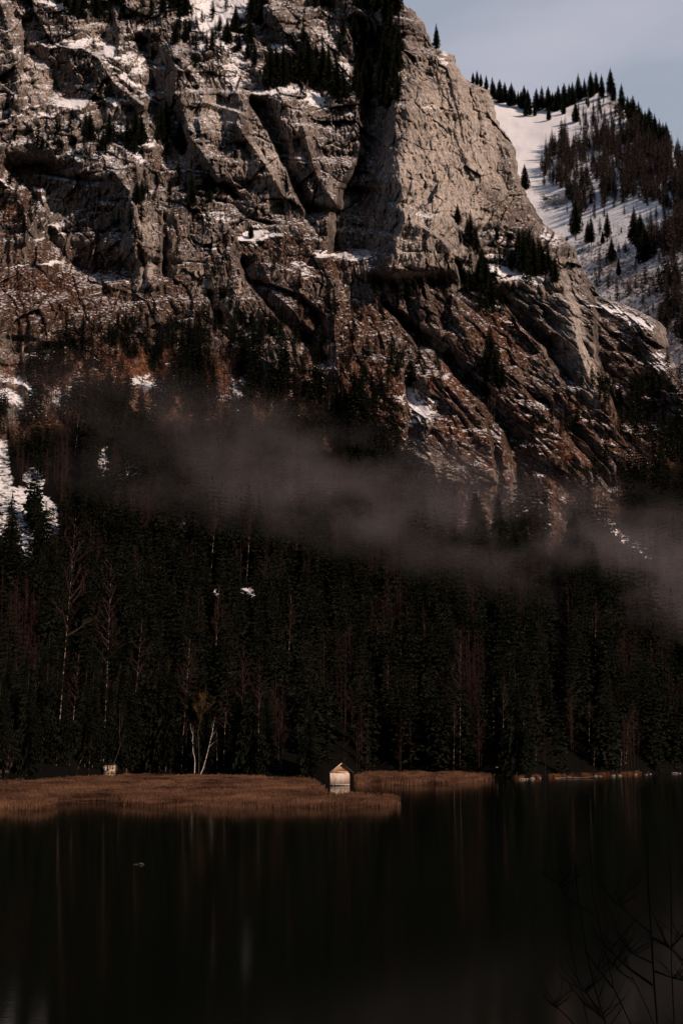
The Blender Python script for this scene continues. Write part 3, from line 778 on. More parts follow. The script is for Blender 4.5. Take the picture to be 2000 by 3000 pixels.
cluster([(1278, 152, 17)], 17, '', 'lone conifers on the cliff', single='lone dark spruce standing on the stepped skyline of the great pale cliff')
cluster([(1385, 244, 7), (1397, 248, 9), (1408, 252, 8), (1424, 262, 9)], 8, 'on the brow right of the pale cliff top', 'trees on the cliff brow')
cluster([(735, 700, 8)], 8, '', 'lone conifers on the cliff', single='tiny lone spruce on the bright snow patch in the middle of the cliffs')
cluster([(173, 12, 17), (196, 25, 16), (215, 48, 20), (240, 52, 22)], 18, 'beside the snowfield in the upper left corner', 'trees by the upper left snowfield')
cluster(rp(270, 440, -20, 60, 10), 20, 'along the top edge left of the snowfield', 'trees along the left top edge')
cluster([(505, 30, 22), (522, 38, 20), (540, 48, 18), (512, 130, 14), (543, 125, 13), (475, 60, 20)], 18, 'on the crag left of the upper snowfield', 'trees left of the upper snowfield')
cluster([(665, 130, 16), (690, 95, 17), (700, 150, 12), (730, 130, 18), (735, 75, 25), (752, 70, 28), (765, 72, 26), (778, 75, 24), (620, 165, 12), (725, 180, 14), (745, 200, 16)], 16, 'around the rim of the upper snowfield', 'trees round the upper snowfield')
cluster([(790, 258, 26), (808, 250, 22), (828, 256, 24), (848, 250, 20), (880, 235, 24), (900, 240, 28), (925, 215, 20), (945, 250, 26), (962, 262, 24), (985, 290, 24), (1005, 320, 26), (870, 180, 18), (888, 165, 20)], 22, 'in the dark grove left of the great cliff', 'trees of the shelf grove')
cluster(rp(1035, 1165, -60, 330, 42), 22, '', 'conifers of the wood beside the great arete', single='dark conifer in the dense wood on the snowy slope just left of the great arete')
cluster([(262, 415, 17), (300, 445, 11), (318, 420, 18), (372, 425, 16), (395, 430, 22), (412, 440, 20), (250, 410, 16), (470, 420, 24), (485, 430, 26), (157, 470, 11), (175, 440, 7), (525, 440, 18), (540, 450, 16)], 16, 'on the snowy ledge of the left cliffs', 'trees on the left snowy ledge')
cluster([(400, 600, 13), (415, 600, 14), (560, 605, 19), (580, 615, 14), (612, 612, 14), (620, 560, 12), (600, 590, 15), (285, 720, 10), (640, 540, 9)], 14, 'on the rusty shelf below the left snowy ledge', 'trees on the rusty shelf')
cluster([(1340, 660, 11), (1378, 735, 20), (1368, 720, 14), (1392, 745, 16), (1400, 850, 15), (1420, 870, 22), (1436, 905, 18), (1410, 820, 16), (1354, 800, 12)], 16, 'at the foot of the great pale cliff', 'trees at the foot of the pale cliff')
cluster([(1520, 760, 16), (1532, 800, 22), (1548, 800, 20), (1562, 808, 20), (1585, 810, 18), (1605, 805, 16), (1455, 705, 8), (1550, 745, 14), (1625, 830, 14)], 18, 'on the snowy shoulder right below the pale cliff', 'trees on the snowy shoulder')
cluster([(1436, 1110, 24), (1425, 1130, 18), (1448, 1130, 18), (1470, 1145, 14), (1225, 1010, 10)], 18, 'in the dark hollow of the rusty lower buttresses', 'trees in the lower hollow')
# the skyline of the far slope
sk = []
x = 1442
while x < 2040:
    if not (1768 < x < 1782): sk.append((x, float(np.interp(x, skyx, skyr)) + random.uniform(3, 16)))
    x += random.choice((6, 8, 12, 15, 24)) + random.uniform(0, 4)
sk = sk[:46]
random.seed(77)
half = 20
cluster(sk[:20], 25, 'on the skyline above the white snow bowl', 'conifers on the left part of the far skyline', far=True)
cluster(sk[20:40], 27, 'on the far skyline falling to the right', 'conifers on the right part of the far skyline', far=True)
cluster([(1540, 340, 18), (1552, 338, 16), (1566, 340, 15), (1607, 352, 18), (1650, 335, 20), (1686, 360, 24)], 18, 'scattered in the white snow bowl', 'conifers in the snow bowl', far=True)
cluster([(1686, 690, 34), (1722, 714, 20), (1732, 722, 26), (1779, 708, 26), (1792, 768, 20), (1765, 715, 12), (1858, 715, 30), (1876, 725, 28), (1888, 768, 30), (1632, 700, 5), (1660, 706, 5), (1812, 815, 16), (1945, 605, 12)], 24, 'scattered on the open snow below the far wood', 'conifers scattered on the far snow', far=True)
cluster([(1537, 556, 26)], 24, '', 'lone conifers on the cliff', far=True, single='dark conifer at the edge of the pale cliff against the white couloir')

# the far wood as one mass
pl_far = []
def inpoly(x, y, poly):
    c = False; n = len(poly); j = n - 1
    for i in range(n):
        xi, yi = poly[i]; xj, yj = poly[j]
        if (yi > y) != (yj > y) and x < (xj - xi) * (y - yi) / (yj - yi) + xi: c = not c
        j = i
    return c
W1 = [(1605, 430), (1640, 410), (1700, 420), (1760, 400), (1810, 400), (1850, 380), (1920, 440), (2060, 510), (2060, 640), (1960, 560), (1930, 590), (1890, 600), (1850, 580), (1820, 600), (1745, 600), (1700, 640), (1650, 560), (1600, 580), (1582, 520)]
W2 = [(1900, 680), (1960, 640), (2060, 640), (2060, 780), (1990, 760), (1930, 770), (1890, 740)]
W3 = [(1925, 830), (2060, 800), (2060, 1080), (1960, 1000), (1935, 930)]
W4 = [(1680, 330), (1720, 300), (1790, 300), (1850, 370), (1860, 420), (1800, 420), (1700, 400)]
for poly, n, hm in ((W1, 700, 26), (W2, 100, 29), (W3, 120, 27), (W4, 80, 19)):
    k = 0
    while k < n:
        x, y = random.uniform(1575, 2060), random.uniform(290, 1080)
        if inpoly(x, y, poly) and perlin(np.array([x / 28.0]), np.array([y / 34.0]), 3)[0] > -.34:
            pl_far.append((fground(x, y), hm * random.choice((.45, .7, .85, 1.0, 1.2)) * random.uniform(.85, 1.15))); k += 1
rf_ = random.Random(9)
for _ in range(260):
    x = rf_.uniform(1840, 2070); y = float(np.interp(x, skyx, skyr)) + 4 + 190 * rf_.random() ** 1.3
    pl_far.append((fground(x, y), rf_.uniform(13, 29)))
for _ in range(150):
    x = rf_.uniform(1660, 2060); y = rf_.uniform(600, 1000)
    if x > 1640 + (y - 640) * .5: pl_far.append((fground(x, y), rf_.uniform(6, 22)))
mass('far_leafless_wood', LOWB, [(a, b_ * .8) for a, b_ in pl_far[::4]] + [(fground(random.uniform(1700, 2040), random.uniform(640, 1000)), random.uniform(4, 9)) for _ in range(260)], M_TWIG, 'brownish leafless trees and bushes among the conifers of the far slope', 'wood')
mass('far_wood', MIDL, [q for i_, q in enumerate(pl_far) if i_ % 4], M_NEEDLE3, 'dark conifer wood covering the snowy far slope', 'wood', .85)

# ---- pale trunks seen in the wood: foot, top of what shows (photograph)
PT = [((164, 2240), (196, 1690)), ((203, 2240), (219, 2000)), ((301, 2262), (312, 1800)), ((376, 2274), (401, 1930)), ((258, 2270), (264, 2185)), ((467, 2270), (479, 2130)),
      ((528, 2278), (546, 1975)), ((705, 2272), (709, 1985)), ((756, 2272), (757, 2020)), ((653, 2276), (660, 2070)), ((627, 2000), (636, 1780)), ((615, 1710), (629, 1505)), ((722, 1710), (730, 1545)),
      ((843, 2010), (849, 1810)), ((220, 1330), (229, 1200)), ((962, 1270), (965, 1160)), ((1346, 2272), (1351, 1955)), ((1328, 2268), (1332, 2110)), ((1472, 2250), (1477, 2050)), ((1529, 2270), (1534, 2135)),
      ((1445, 2160), (1447, 2055)), ((1697, 2130), (1710, 2050)), ((1724, 2200), (1727, 2090)), ((1743, 1960), (1747, 1800)), ((1734, 1910), (1736, 1830)), ((1104, 1960), (1105, 1850)), ((1131, 2130), (1137, 1975)),
      ((636, 2278), (634, 2180)), ((130, 2180), (133, 2080)), ((10, 2300), (24, 2200)), ((1739, 2272), (1741, 2215)), ((1240, 1950), (1243, 1850)), ((866, 1700), (868, 1600)), ((1570, 2262), (1571, 2222)), ((1815, 2266), (1822, 2190)),
      ((1830, 2266), (1840, 2150)), ((1620, 1300), (1622, 1190)), ((1650, 1330), (1652, 1230)), ((1438, 1255), (1440, 1165)), ((1447, 1258), (1450, 1160)), ((1432, 1250), (1430, 1180))]
for i, (a, bt) in enumerate(sorted(PT)):
    g = ground(*a); Yg = g[1]
    vis = (a[1] - bt[1]) * Yg / F
    h = max(vis * 1.35, 9)
    pr = PAL[i % 3]
    o = empty('pale_trunk_tree', tuple(float(c) for c in g), 0, 1.0)
    lean = (bt[0] - a[0]) / (a[1] - bt[1])
    mb = MB(); rnd = random.Random(i); kk = 9; rad = .09 + .08 * rnd.random()
    pts = [(lean * h * t / kk + rnd.uniform(-.06, .06), rnd.uniform(-.05, .05), -1.0 + (h + 1) * t / kk) for t in range(kk + 1)]
    mb.tube(pts, [rad * (1 - .82 * t / kk) for t in range(kk + 1)], 6)
    mb.build('trunk', M_PALE, o, True)
    c = bpy.data.objects.new('crown', pr.cme); COL.objects.link(c); c.parent = o; c.scale = (h / 20 * 1.0,) * 3
    c.rotation_euler = (0, math.atan(lean), 0)
    where = 'left third of the wood' if a[0] < 650 else ('middle of the wood' if a[0] < 1300 else 'right third of the wood')
    if a[1] > 2230: where = 'shore edge in the ' + where
    if a[1] < 1400: where = 'scrubby slope under the cliffs'
    tag(o, 'bare tree with pale lit trunk, number %s of forty from the left, at the %s' % (i + 1, where), 'bare tree', 'bare trees with pale trunks')
o_pale = [o for o in COL.objects if o.name.startswith('pale_trunk_tree')]
o_pale.sort(key=lambda o: o.location.x / o.location.y)
grp = {}
for o in o_pale:
    w = o['label'].split(' at the ')[1]; grp.setdefault(w, []).append(o)
for w, l in grp.items():
    for i, o in enumerate(l): o['label'] = '%s pale slender trunk from the left, %s' % (ORD[i], w)

# ---- the wood on the lower slope
def wood_row_top(x): return np.interp(x, [-200, 0, 150, 300, 500, 600, 700, 800, 900, 1000, 1150, 1250, 1400, 1550, 1700, 1850, 2000, 2200], [1160, 1210, 1110, 1120, 1100, 1060, 1070, 1120, 1090, 1150, 1270, 1470, 1550, 1590, 1520, 1380, 1220, 1200])
OPEN = [(5, 1330, 30, 60), (10, 1440, 45, 90), (110, 1470, 70, 50), (150, 1560, 38, 75), (30, 1570, 60, 110), (70, 1650, 38, 80), (60, 1730, 25, 40), (460, 1690, 26, 50), (550, 1680, 22, 40), (640, 1760, 24, 36), (1215, 1170, 50, 90), (1215, 1290, 50, 60),
        (1830, 1600, 60, 60), (1890, 1660, 45, 50), (430, 1130, 60, 40), (700, 1170, 24, 60), (800, 1100, 30, 50), (300, 1400, 24, 60), (385, 1410, 24, 40), (620, 1290, 20, 60), (40, 1160, 70, 50), (530, 1570, 20, 40)]
cand = []
tries = 0
while len(cand) < 5200 and tries < 100000:
    tries += 1
    x = random.uniform(-150, 2150); y = random.uniform(1000, 2300)
    if y > shore_row(x) - 7: continue
    top = float(wood_row_top(x))
    pr_ = 1.0
    if y < top: pr_ = max(0, 1 - (top - y) / 170.0) * .5
    if y < top + 160: pr_ *= .75
    Yg = surfY(x, y)
    pr_ *= min(1.0, .45 + (Yg - 450) / 420.0)
    if random.random() > pr_: continue
    bad = False
    for cx, cyy, rx, ry in OPEN:
        if ((x - cx) / rx) ** 2 + ((y - cyy) / ry) ** 2 < 1: bad = True; break
    if bad: continue
    for (a, bt) in PT:
        if abs(x - a[0]) < 13 and -260 < a[1] - y < 12 and a[1] < y: bad = True; break
        if abs(x - (a[0] + bt[0]) / 2) < 16 and a[1] < y < a[1] + 210 and a[1] < 2230: bad = True; break
        if abs(x - a[0]) < 14 and y >= a[1] - 3: bad = True; break
    if bad: continue
    if 262 < x < 372 and y > 2258: continue
    if 515 < x < 650 and y > 2262: continue
    if 940 < x < 1060 and y > 2276: continue
    cand.append((x, y, Yg))
cand.sort(key=lambda c: c[2])
# reddish leafless trees gather in drifts
def leafless(x, y):
    v = perlin(np.array([x / 120.0]), np.array([y / 90.0]), 71)[0] + .5 * perlin(np.array([x / 40.0]), np.array([y / 40.0]), 72)[0]
    return v + (.35 if x < 130 and y > 1900 else 0) + (.15 if y < 1300 else 0) > .18
NEED = 300 - n_con
front = []; fbare = []; m_con = []; m_bare = []
for (x, y, Yg) in cand:
    g = P3(x, y, Yg); hh = random.uniform(17, 30) * (1.0 if y > 1500 else .8)
    if leafless(x, y):
        (fbare if len(fbare) < 70 else m_bare).append((x, y, g, hh * .72))
    else:
        (front if len(front) < NEED - 16 else m_con).append((x, y, g, hh))
print('conifers', n_con, 'front', len(front), 'mass', len(m_con), 'bare', len(fbare), len(m_bare))
def zone(x):
    if x < 290: return 'behind the left end of the reed bed'
    if x < 560: return 'between the small plank shed and the white birches'
    if x < 940: return 'between the white birches and the boathouse'
    if x < 1060: return 'directly behind the boathouse'
    if x < 1450: return 'behind the narrow strip of reeds right of the boathouse'
    return 'along the dark stony shore on the right'
for (x, y, g, hh) in front:
    plant(random.choice(SPR), g, hh, 'dark spruce at the wood edge ' + zone(x), 'spruce', 'spruces ' + zone(x))
for (x, y, g, hh) in fbare:
    plant(random.choice(BAR), g, hh, 'leafless reddish tree at the wood edge ' + zone(x), 'bare tree', 'leafless trees ' + zone(x))
# crowns that stand out against the mist
mt = [(1238, 1640, 30), (1290, 1650, 26), (1395, 1680, 34), (1462, 1680, 34), (1508, 1720, 26), (1538, 1730, 26), (1590, 1720, 24), (1685, 1720, 33), (1740, 1790, 28), (1805, 1790, 24), (1850, 1830, 22), (1970, 1790, 26), (1430, 1750, 24), (1330, 1690, 26), (1655, 1780, 22), (30, 1720, 34)]
for i, (x, y, h) in enumerate(sorted(mt)):
    plant(random.choice(SPR), ground(x, y), h, 'tall spruce by the snow gully at the left edge of the photo' if x < 100 else '%s tall spruce from the left with its top against the mist' % ORD[i - 1], 'spruce', None if x < 100 else 'spruces rising against the mist')
mass('spruce_wood', LOW, [(g, h) for (x, y, g, h) in m_con], M_NEEDLE, 'dense dark spruce wood climbing from the lake to the cliffs', 'wood')
mass('leafless_wood', LOWB, [(g, h) for (x, y, g, h) in m_bare], M_TWIG, 'reddish leafless trees mixed through the dark wood', 'wood')
led = []
for cx_, cy_, rx_, ry_, n_ in [(600, 100, 140, 110, 40), (880, 190, 150, 90, 46), (350, 60, 120, 80, 26), (330, 420, 190, 50, 36), (120, 440, 110, 30, 10), (560, 560, 160, 50, 30), (1080, 160, 90, 190, 46), (1430, 860, 90, 120, 26), (1560, 790, 90, 60, 26), (600, 1000, 320, 70, 90), (200, 1050, 200, 70, 40),
                               (1000, 1100, 200, 90, 40), (1440, 1150, 60, 70, 16), (1850, 1180, 140, 110, 44), (400, 660, 60, 90, 10), (60, 640, 60, 80, 14), (850, 880, 300, 140, 24), (1650, 1250, 150, 60, 18), (1230, 1100, 60, 80, 10)]:
    for _ in range(n_):
        x = random.gauss(cx_, rx_ * .5); y = random.gauss(cy_, ry_ * .5)
        if -60 < x < 2060 and -120 < y and x < np.interp(y, sr, sx) - 8: led.append((ground(x, y), random.uniform(5, 17)))
mass('ledge_trees', MIDL, led, M_NEEDLE, 'small dark conifers rooted on ledges and in gullies of the cliffs', 'wood')
# scrub on the slope under the cliffs
scr = []
for _ in range(3200):
    x = random.uniform(-50, 2050); y = random.uniform(820, 1500)
    top = float(wood_row_top(x))
    if y < top - 260 or y > top + 60 or random.random() < (top - 60 - y) / 260: continue
    if random.random() < .5 and not leafless(x, y): continue
    if any(((x - a) / c) ** 2 + ((y - b_) / d) ** 2 < .8 for a, b_, c, d in OPEN): continue
    scr.append((ground(x, y), random.uniform(4, 11)))
mass('scrub', LOWB, scr, M_TWIG, 'leafless brown scrub on the slope under the cliffs', 'scrub', 1.3)

# ---- the white birches and their neighbour, drawn from their own lines
def traced(name, paths, base_row, base_px, label, cat, group=None, mat=M_BIRCH, twm=M_TWIG, tw=26, seed=1):
    """paths: list of (points in photograph pixels, radius at foot, radius at tip); the tree stands at one depth with some spread of its own"""
    rnd = random.Random(seed); Y = surfY(base_px, base_row) - 2.0
    base = P3(base_px, base_row, Y); o = empty(name, tuple(float(c) for c in base)); tag(o, label, cat, group)
    tr = MB(); lm = MB(); cr = MB()
    for n_, (pts, r0, r1) in enumerate(paths):
        bend = rnd.uniform(-1.6, 1.6) if n_ else 0.0
        w = [Vector(P3(a, b_, Y)) - Vector(base) for a, b_ in pts]
        L = len(w); w = [p + Vector((0, bend * i / (L - 1), 0)) for i, p in enumerate(w)]
        if n_ == 0: w[0] = w[0] + Vector((0, 0, -.6))
        (tr if n_ == 0 else lm).tube(w, [r0 + (r1 - r0) * i / (L - 1) for i in range(L)], 6 if n_ == 0 else 4)
        for k in range(tw):
            i = rnd.uniform(L * .35, L - 1.001); a = w[int(i)].lerp(w[int(i) + 1], i - int(i))
            d = Vector((rnd.uniform(-.8, .8), rnd.uniform(-.8, .8), rnd.uniform(.2, 1.3))).normalized(); l = rnd.uniform(.8, 2.6)
            s = d.cross(Vector((0, 1, 0))).normalized() * .022
            cr.add([a - s, a + s, a + d * l], [(0, 1, 2)])
            for q in range(3):
                a2 = a + d * l * rnd.uniform(.3, .9); d2 = (d + Vector((rnd.uniform(-.8, .8), rnd.uniform(-.8, .8), rnd.uniform(-.3, .6)))).normalized()
                cr.add([a2 - s * .7, a2 + s * .7, a2 + d2 * l * .5], [(0, 1, 2)])
    tr.build('trunk', mat, o, True)
    if lm.v: lm.build('limbs', mat, o, True)
    cr.build('crown', twm, o)
    return o
z3 = lambda l: [(500 + a * .1276, 2000 + b_ * .1276) for a, b_ in l]
traced('birch_tree', [(z3([(540, 2190), (545, 2100), (555, 1850), (548, 1720), (512, 1600), (508, 1400), (510, 1200), (470, 1100), (450, 950)]), .16, .03),
                      (z3([(510, 1395), (480, 1330), (455, 1240)]), .05, .02), (z3([(480, 1110), (420, 1095), (350, 1080)]), .05, .02), (z3([(510, 1200), (522, 1120), (520, 1000)]), .04, .015)],
       2280, 568.9, 'white birch with a kinked trunk, left of the two by the reeds', 'birch', tw=12, seed=3)
traced('birch_tree', [(z3([(650, 2190), (680, 2110), (740, 1990), (800, 1780), (860, 1550), (900, 1370), (960, 1130), (1000, 880), (1020, 800)]), .17, .03),
                      (z3([(935, 1255), (1000, 1150), (1050, 1050)]), .05, .015), (z3([(885, 1480), (960, 1400), (1080, 1310)]), .045, .015), (z3([(965, 1110), (950, 1000), (965, 900)]), .04, .015)],
       2280, 583, 'white birch leaning to the right, right of the two by the reeds', 'birch', tw=14, seed=4)
traced('bare_tree', [(z3([(632, 2180), (640, 2100), (650, 1750), (640, 1400), (625, 1150), (650, 980), (690, 780), (735, 560), (780, 400), (800, 280)]), .15, .02),
                     (z3([(700, 740), (705, 600), (690, 400)]), .05, .015), (z3([(690, 780), (760, 690), (860, 600), (1000, 470)]), .05, .015), (z3([(735, 560), (740, 450), (720, 330)]), .04, .012), (z3([(660, 900), (600, 700), (560, 570)]), .04, .012)],
       2279, 581, 'tall thin yellow-topped tree rising behind the two white birches', 'bare tree', mat=M_BARK, twm=M_GOLD, tw=26, seed=5)
traced('bare_tree', [([(318, 2268), (326, 2252), (335, 2233), (347, 2202), (353, 2182), (349, 2144), (351, 2100), (352, 2060)], .13, .03), ([(349, 2150), (357, 2120), (360, 2090)], .05, .02), ([(353, 2185), (362, 2170), (366, 2160)], .04, .015)],
       2284, 318, 'crooked bare tree curving across the small plank shed', 'bare tree', mat=M_BARK, tw=16, seed=6)
traced('bare_tree', [([(222, 2272), (232, 2240), (243, 2215), (252, 2190)], .10, .03)], 2286, 222, 'thin bare tree leaning right, left of the plank shed', 'bare tree', mat=M_PALE, tw=16, seed=7)
traced('bare_tree', [([(16, 2300), (22, 2270), (30, 2250), (40, 2226)], .11, .03), ([(20, 2280), (22, 2250), (24, 2224)], .07, .02)], 2302, 16, 'small forked bare tree at the left end of the reeds', 'bare tree', mat=M_PALE, tw=16, seed=8)
traced('bare_tree', [([(464, 2270), (468, 2230), (474, 2190), (480, 2150), (482, 2110)], .10, .03)], 2281, 464, 'slender bare tree leaning right between shed and birches', 'bare tree', mat=M_PALE, tw=20, seed=9)
traced('bare_tree', [([(1818, 2262), (1819, 2240), (1820, 2215), (1825, 2190), (1828, 2188)], .12, .05)], 2272, 1818, 'broken leaning trunk on the dark right shore', 'bare tree', mat=M_PALE, tw=8, seed=10)

# ================================================================== REEDS
def reeds(name, poly, dens, hm, label, seed):
    rng = np.random.default_rng(seed)
    w = np.array([(Xat(a, b_, Ywater(b_)), Ywater(b_)) for a, b_ in poly])
    x0, y0_ = w.min(0); x1, y1 = w.max(0)
    n = int((x1 - x0) * (y1 - y0_) * dens)
    X = rng.uniform(x0, x1, n); Y = rng.uniform(y0_, y1, n)
    ins = np.zeros(n, bool); j = len(w) - 1
    jx = X + 2.5 * perlin(X / 3.0, Y / 6.0, 5) + rng.normal(0, 1.3, n) * (X > 0); jy = Y + 8 * perlin(X / 4.0 + 9, Y / 12.0, 6) + rng.normal(0, 3.0, n)
    for i in range(len(w)):
        xi, yi = w[i]; xj, yj = w[j]
        cnd = ((yi > jy) != (yj > jy)) & (jx < (xj - xi) * (jy - yi) / ((yj - yi) + 1e-9) + xi)
        ins ^= cnd; j = i
    thin = fbm(X / 4.0, Y / 16.0, 4, 33) > -.06
    keep = ins & (thin | (rng.random(n) < .16)) & (rng.random(n) < np.clip(.25 + (Y - y0_ - 2) / 45.0, .25, 1))
    X, Y = X[keep], Y[keep]; n = len(X)
    H = hm * (1 + .5 * fbm(X / 4, Y / 8, 3, 12)) * rng.uniform(.45, 1.2, n)
    a = rng.uniform(0, math.pi, n); wd = rng.uniform(.014, .032, n) * (1 + (Y - 230) / 300)
    lx = rng.normal(0, .13, n) * H; ly = rng.normal(0, .10, n) * H
    cx, sx_ = np.cos(a) * wd, np.sin(a) * wd * .6
    z = np.zeros(n)
    v = np.stack([np.stack([X - cx, Y - sx_, z - .2], 1), np.stack([X + cx, Y + sx_, z - .2], 1),
                  np.stack([X + lx * .5 + cx * .9, Y + ly * .5 + sx_ * .9, H * .8], 1), np.stack([X + lx * .5 - cx * .9, Y + ly * .5 - sx_ * .9, H * .8], 1),
                  np.stack([X + lx, Y + ly, H], 1)], 1).reshape(-1, 3)
    b0 = np.arange(n)[:, None] * 5
    # plume: two small crossed triangles at the top
    pv = np.stack([np.stack([X + lx * .5 - cx * 2.6, Y + ly * .5, H * .84], 1), np.stack([X + lx * .5 + cx * 2.6, Y + ly * .5, H * .84], 1), np.stack([X + lx * 1.1, Y + ly * 1.1, H * 1.04], 1)], 1).reshape(-1, 3)
    p0 = len(v) + np.arange(n)[:, None] * 3
    o = mesh_np(name, np.concatenate([v, pv]), [b0 + np.array([[0, 1, 2, 3]]), np.concatenate([b0 + np.array([[3, 2, 4]]), p0 + np.array([[0, 1, 2]])])], M_REED)
    tag(o, label, 'reeds', kind='stuff'); print(name, n); return o
BED_A = [(-160, 2384), (60, 2382), (130, 2378), (165, 2366), (200, 2354), (320, 2353), (350, 2362), (420, 2368), (700, 2371), (900, 2371), (1080, 2368), (1150, 2362), (1168, 2356), (1160, 2350), (1080, 2346), (960, 2341), (925, 2312), (900, 2292), (700, 2285), (400, 2281), (250, 2288), (100, 2299), (0, 2304), (-160, 2306)]
BED_B = [(1040, 2299), (1180, 2303), (1300, 2300), (1370, 2294), (1430, 2284), (1410, 2277), (1250, 2274), (1080, 2277)]
reeds('reeds', BED_A, 18, 1.22, 'large rust brown reed bed along the left shore in front of the wood', 21)
reeds('reeds', BED_B, 14, 1.5, 'narrow rust brown reed strip on the shore right of the boathouse', 22)

# ================================================================== BOATHOUSE
M_BOARD = noise_mat('boathouse_boards', (.64, .37, .25), (.86, .67, .54), 1.2, (2.6, 1, .25), detail=5, lo=.36, hi=.54)
M_BOARD2 = noise_mat('boathouse_door_boards', (.66, .50, .41), (.88, .74, .63), 1.2, (3, 1, .3), detail=5, lo=.34, hi=.54)
M_GABLE = noise_mat('gable_boards', (.60, .25, .11), (.86, .50, .29), 1.2, (3, 1, .3), detail=4)
M_ROOF = noise_mat('roof_shingles', (.018, .016, .014), (.05, .042, .036), 3, (1, 2.5, 1), bump=.6)
M_TRIM = noise_mat('weathered_trim', (.45, .36, .29), (.72, .62, .54), 2, (1, 1, 1))
HY = float(Ywater(2303)); K = HY / F * 1.0125 ** -1
K = float(Xat(1001, 2303, HY) - Xat(1000, 2303, HY))
hx = lambda px: (px - 1001.0) * K
hz = lambda py: (2303 - py) * K
bh_ = empty('boathouse', (float(Xat(1001, 2303, HY)), HY, 0.0))
tag(bh_, 'small wooden boathouse on posts with sunlit plank front standing in the water by the reeds', 'boathouse')
xl, xr_ = hx(966.5), hx(1023.6); ze = hz(2267); zb = hz(2299.0); za = hz(2237.5); dep = 5.6; xa = hx(1001)
rise = (za - hz(2267)) / (xa - hx(963.5))
ov = .45
def roof_z(x): return za - abs(x - xa) * (za - hz(2266.5)) / (xa - hx(964) if x < xa else hx(1037) - xa)
# front wall of single vertical boards with gaps
fw = MB(); fw2 = MB(); n = 0; x = xl
rnd = random.Random(5); dl, dr_ = hx(980.5), hx(1008.5); ztop = hz(2264.5)
while x < xr_ - .02:
    w = rnd.uniform(.15, .21); x2 = min(x + w, xr_)
    if x > dr_ and fw is not fw2: fw.build('front_wall', M_BOARD, bh_); fw = fw2
    if not (x2 > dl and x < dr_): fw.box(x + .012, x2 - .012, rnd.uniform(-.018, .0), .03, zb + rnd.uniform(-.03, .03), ztop - .03)
    elif x < dl < x2: fw.box(x + .012, dl - .01, -.01, .03, zb, ztop - .03)
    elif x < dr_ < x2: fw2.box(dr_ + .01, x2 - .012, -.01, .03, zb, ztop - .03)
    x = x2
fw.build('front_wall', M_BOARD, bh_)
bk = MB(); bk.box(xl + .03, xr_ - .03, .06, .10, zb + .05, ztop - .02)  # black sheet behind the boards; its colour makes the gaps dark
# side and back walls
sw = MB()
for xx, sgn in ((xl, 1), (xr_, -1)):
    y = .0
    while y < dep - .02:
        w = rnd.uniform(.16, .22)
        sw.box(min(xx, xx + sgn * .03), max(xx, xx + sgn * .03), y + .112 if y == 0 else y + .01, min(y + w, dep) - .01, zb, roof_z(xx) - .05); y += w
sw.box(xl + .04, xr_ - .04, dep - .04, dep, zb, ztop)
sw.build('side_walls', M_BOARD, bh_)
bk.build('dark_gap_sheet', M_BLACK, bh_)
# door leaf boards
db = MB(); x = dl + .012
while x < dr_ - .03:
    w = rnd.uniform(.17, .22); x2 = min(x + w, dr_ - .012)
    db.box(x + .008, x2 - .008, -.035 + rnd.uniform(-.006, .006), .03, zb + .02, hz(2266.5)); x = x2
do = db.build('door', M_BOARD2, bh_)
hd = MB(); hd.box(dl + .12, dl + .18, -.075, -.045, zb + 1.05, zb + 1.3); hd.build('door_handle', M_BLACK, do)
# gable
gb = MB(); x = xl
while x < xr_ - .02:
    w = rnd.uniform(.16, .2); x2 = min(x + w, xr_)
    def zt(q): return roof_z(q) - .05
    a, b_ = x + .01, x2 - .01
    z0_ = hz(2261.5)
    for (p, q) in ([(a, b_)] if not (a < xa < b_) else [(a, xa), (xa, b_)]):
        za_, zq = zt(p), zt(q)
        if max(za_, zq) > z0_ + .03:
            za_ = max(za_, z0_ + .01); zq = max(zq, z0_ + .01)
            gb.hexa([(p, -.03, z0_), (q, -.03, z0_), (q, -.03, zq), (p, -.03, za_)], [(p, .03, z0_), (q, .03, z0_), (q, .03, zq), (p, .03, za_)])
    x = x2
gb.build('gable', M_GABLE, bh_)
lt = MB(); lt.box(xl + .02, xr_ - .02, -.075, .035, ztop, hz(2261.8)); lt.build('lintel_board', M_BOARD, bh_)
sb_ = MB(); sb_.box(xl - .03, xr_ + .02, -.07, .05, zb - .16, zb - .005); sb_.build('sill_beam', M_TRIM, bh_)
for px_ in (968.5, 974.6, 1004, 1012.8, 1020.6):
    for yy in (.12, dep - .3):
        ps = MB(); ps.tube([(hx(px_), yy, -1.8), (hx(px_), yy, zb - .02)], [.10, .09], 8); ps.build('post', M_TRIM if px_ in (974.6, 1012.8, 1020.6) else M_BARK, bh_, True)
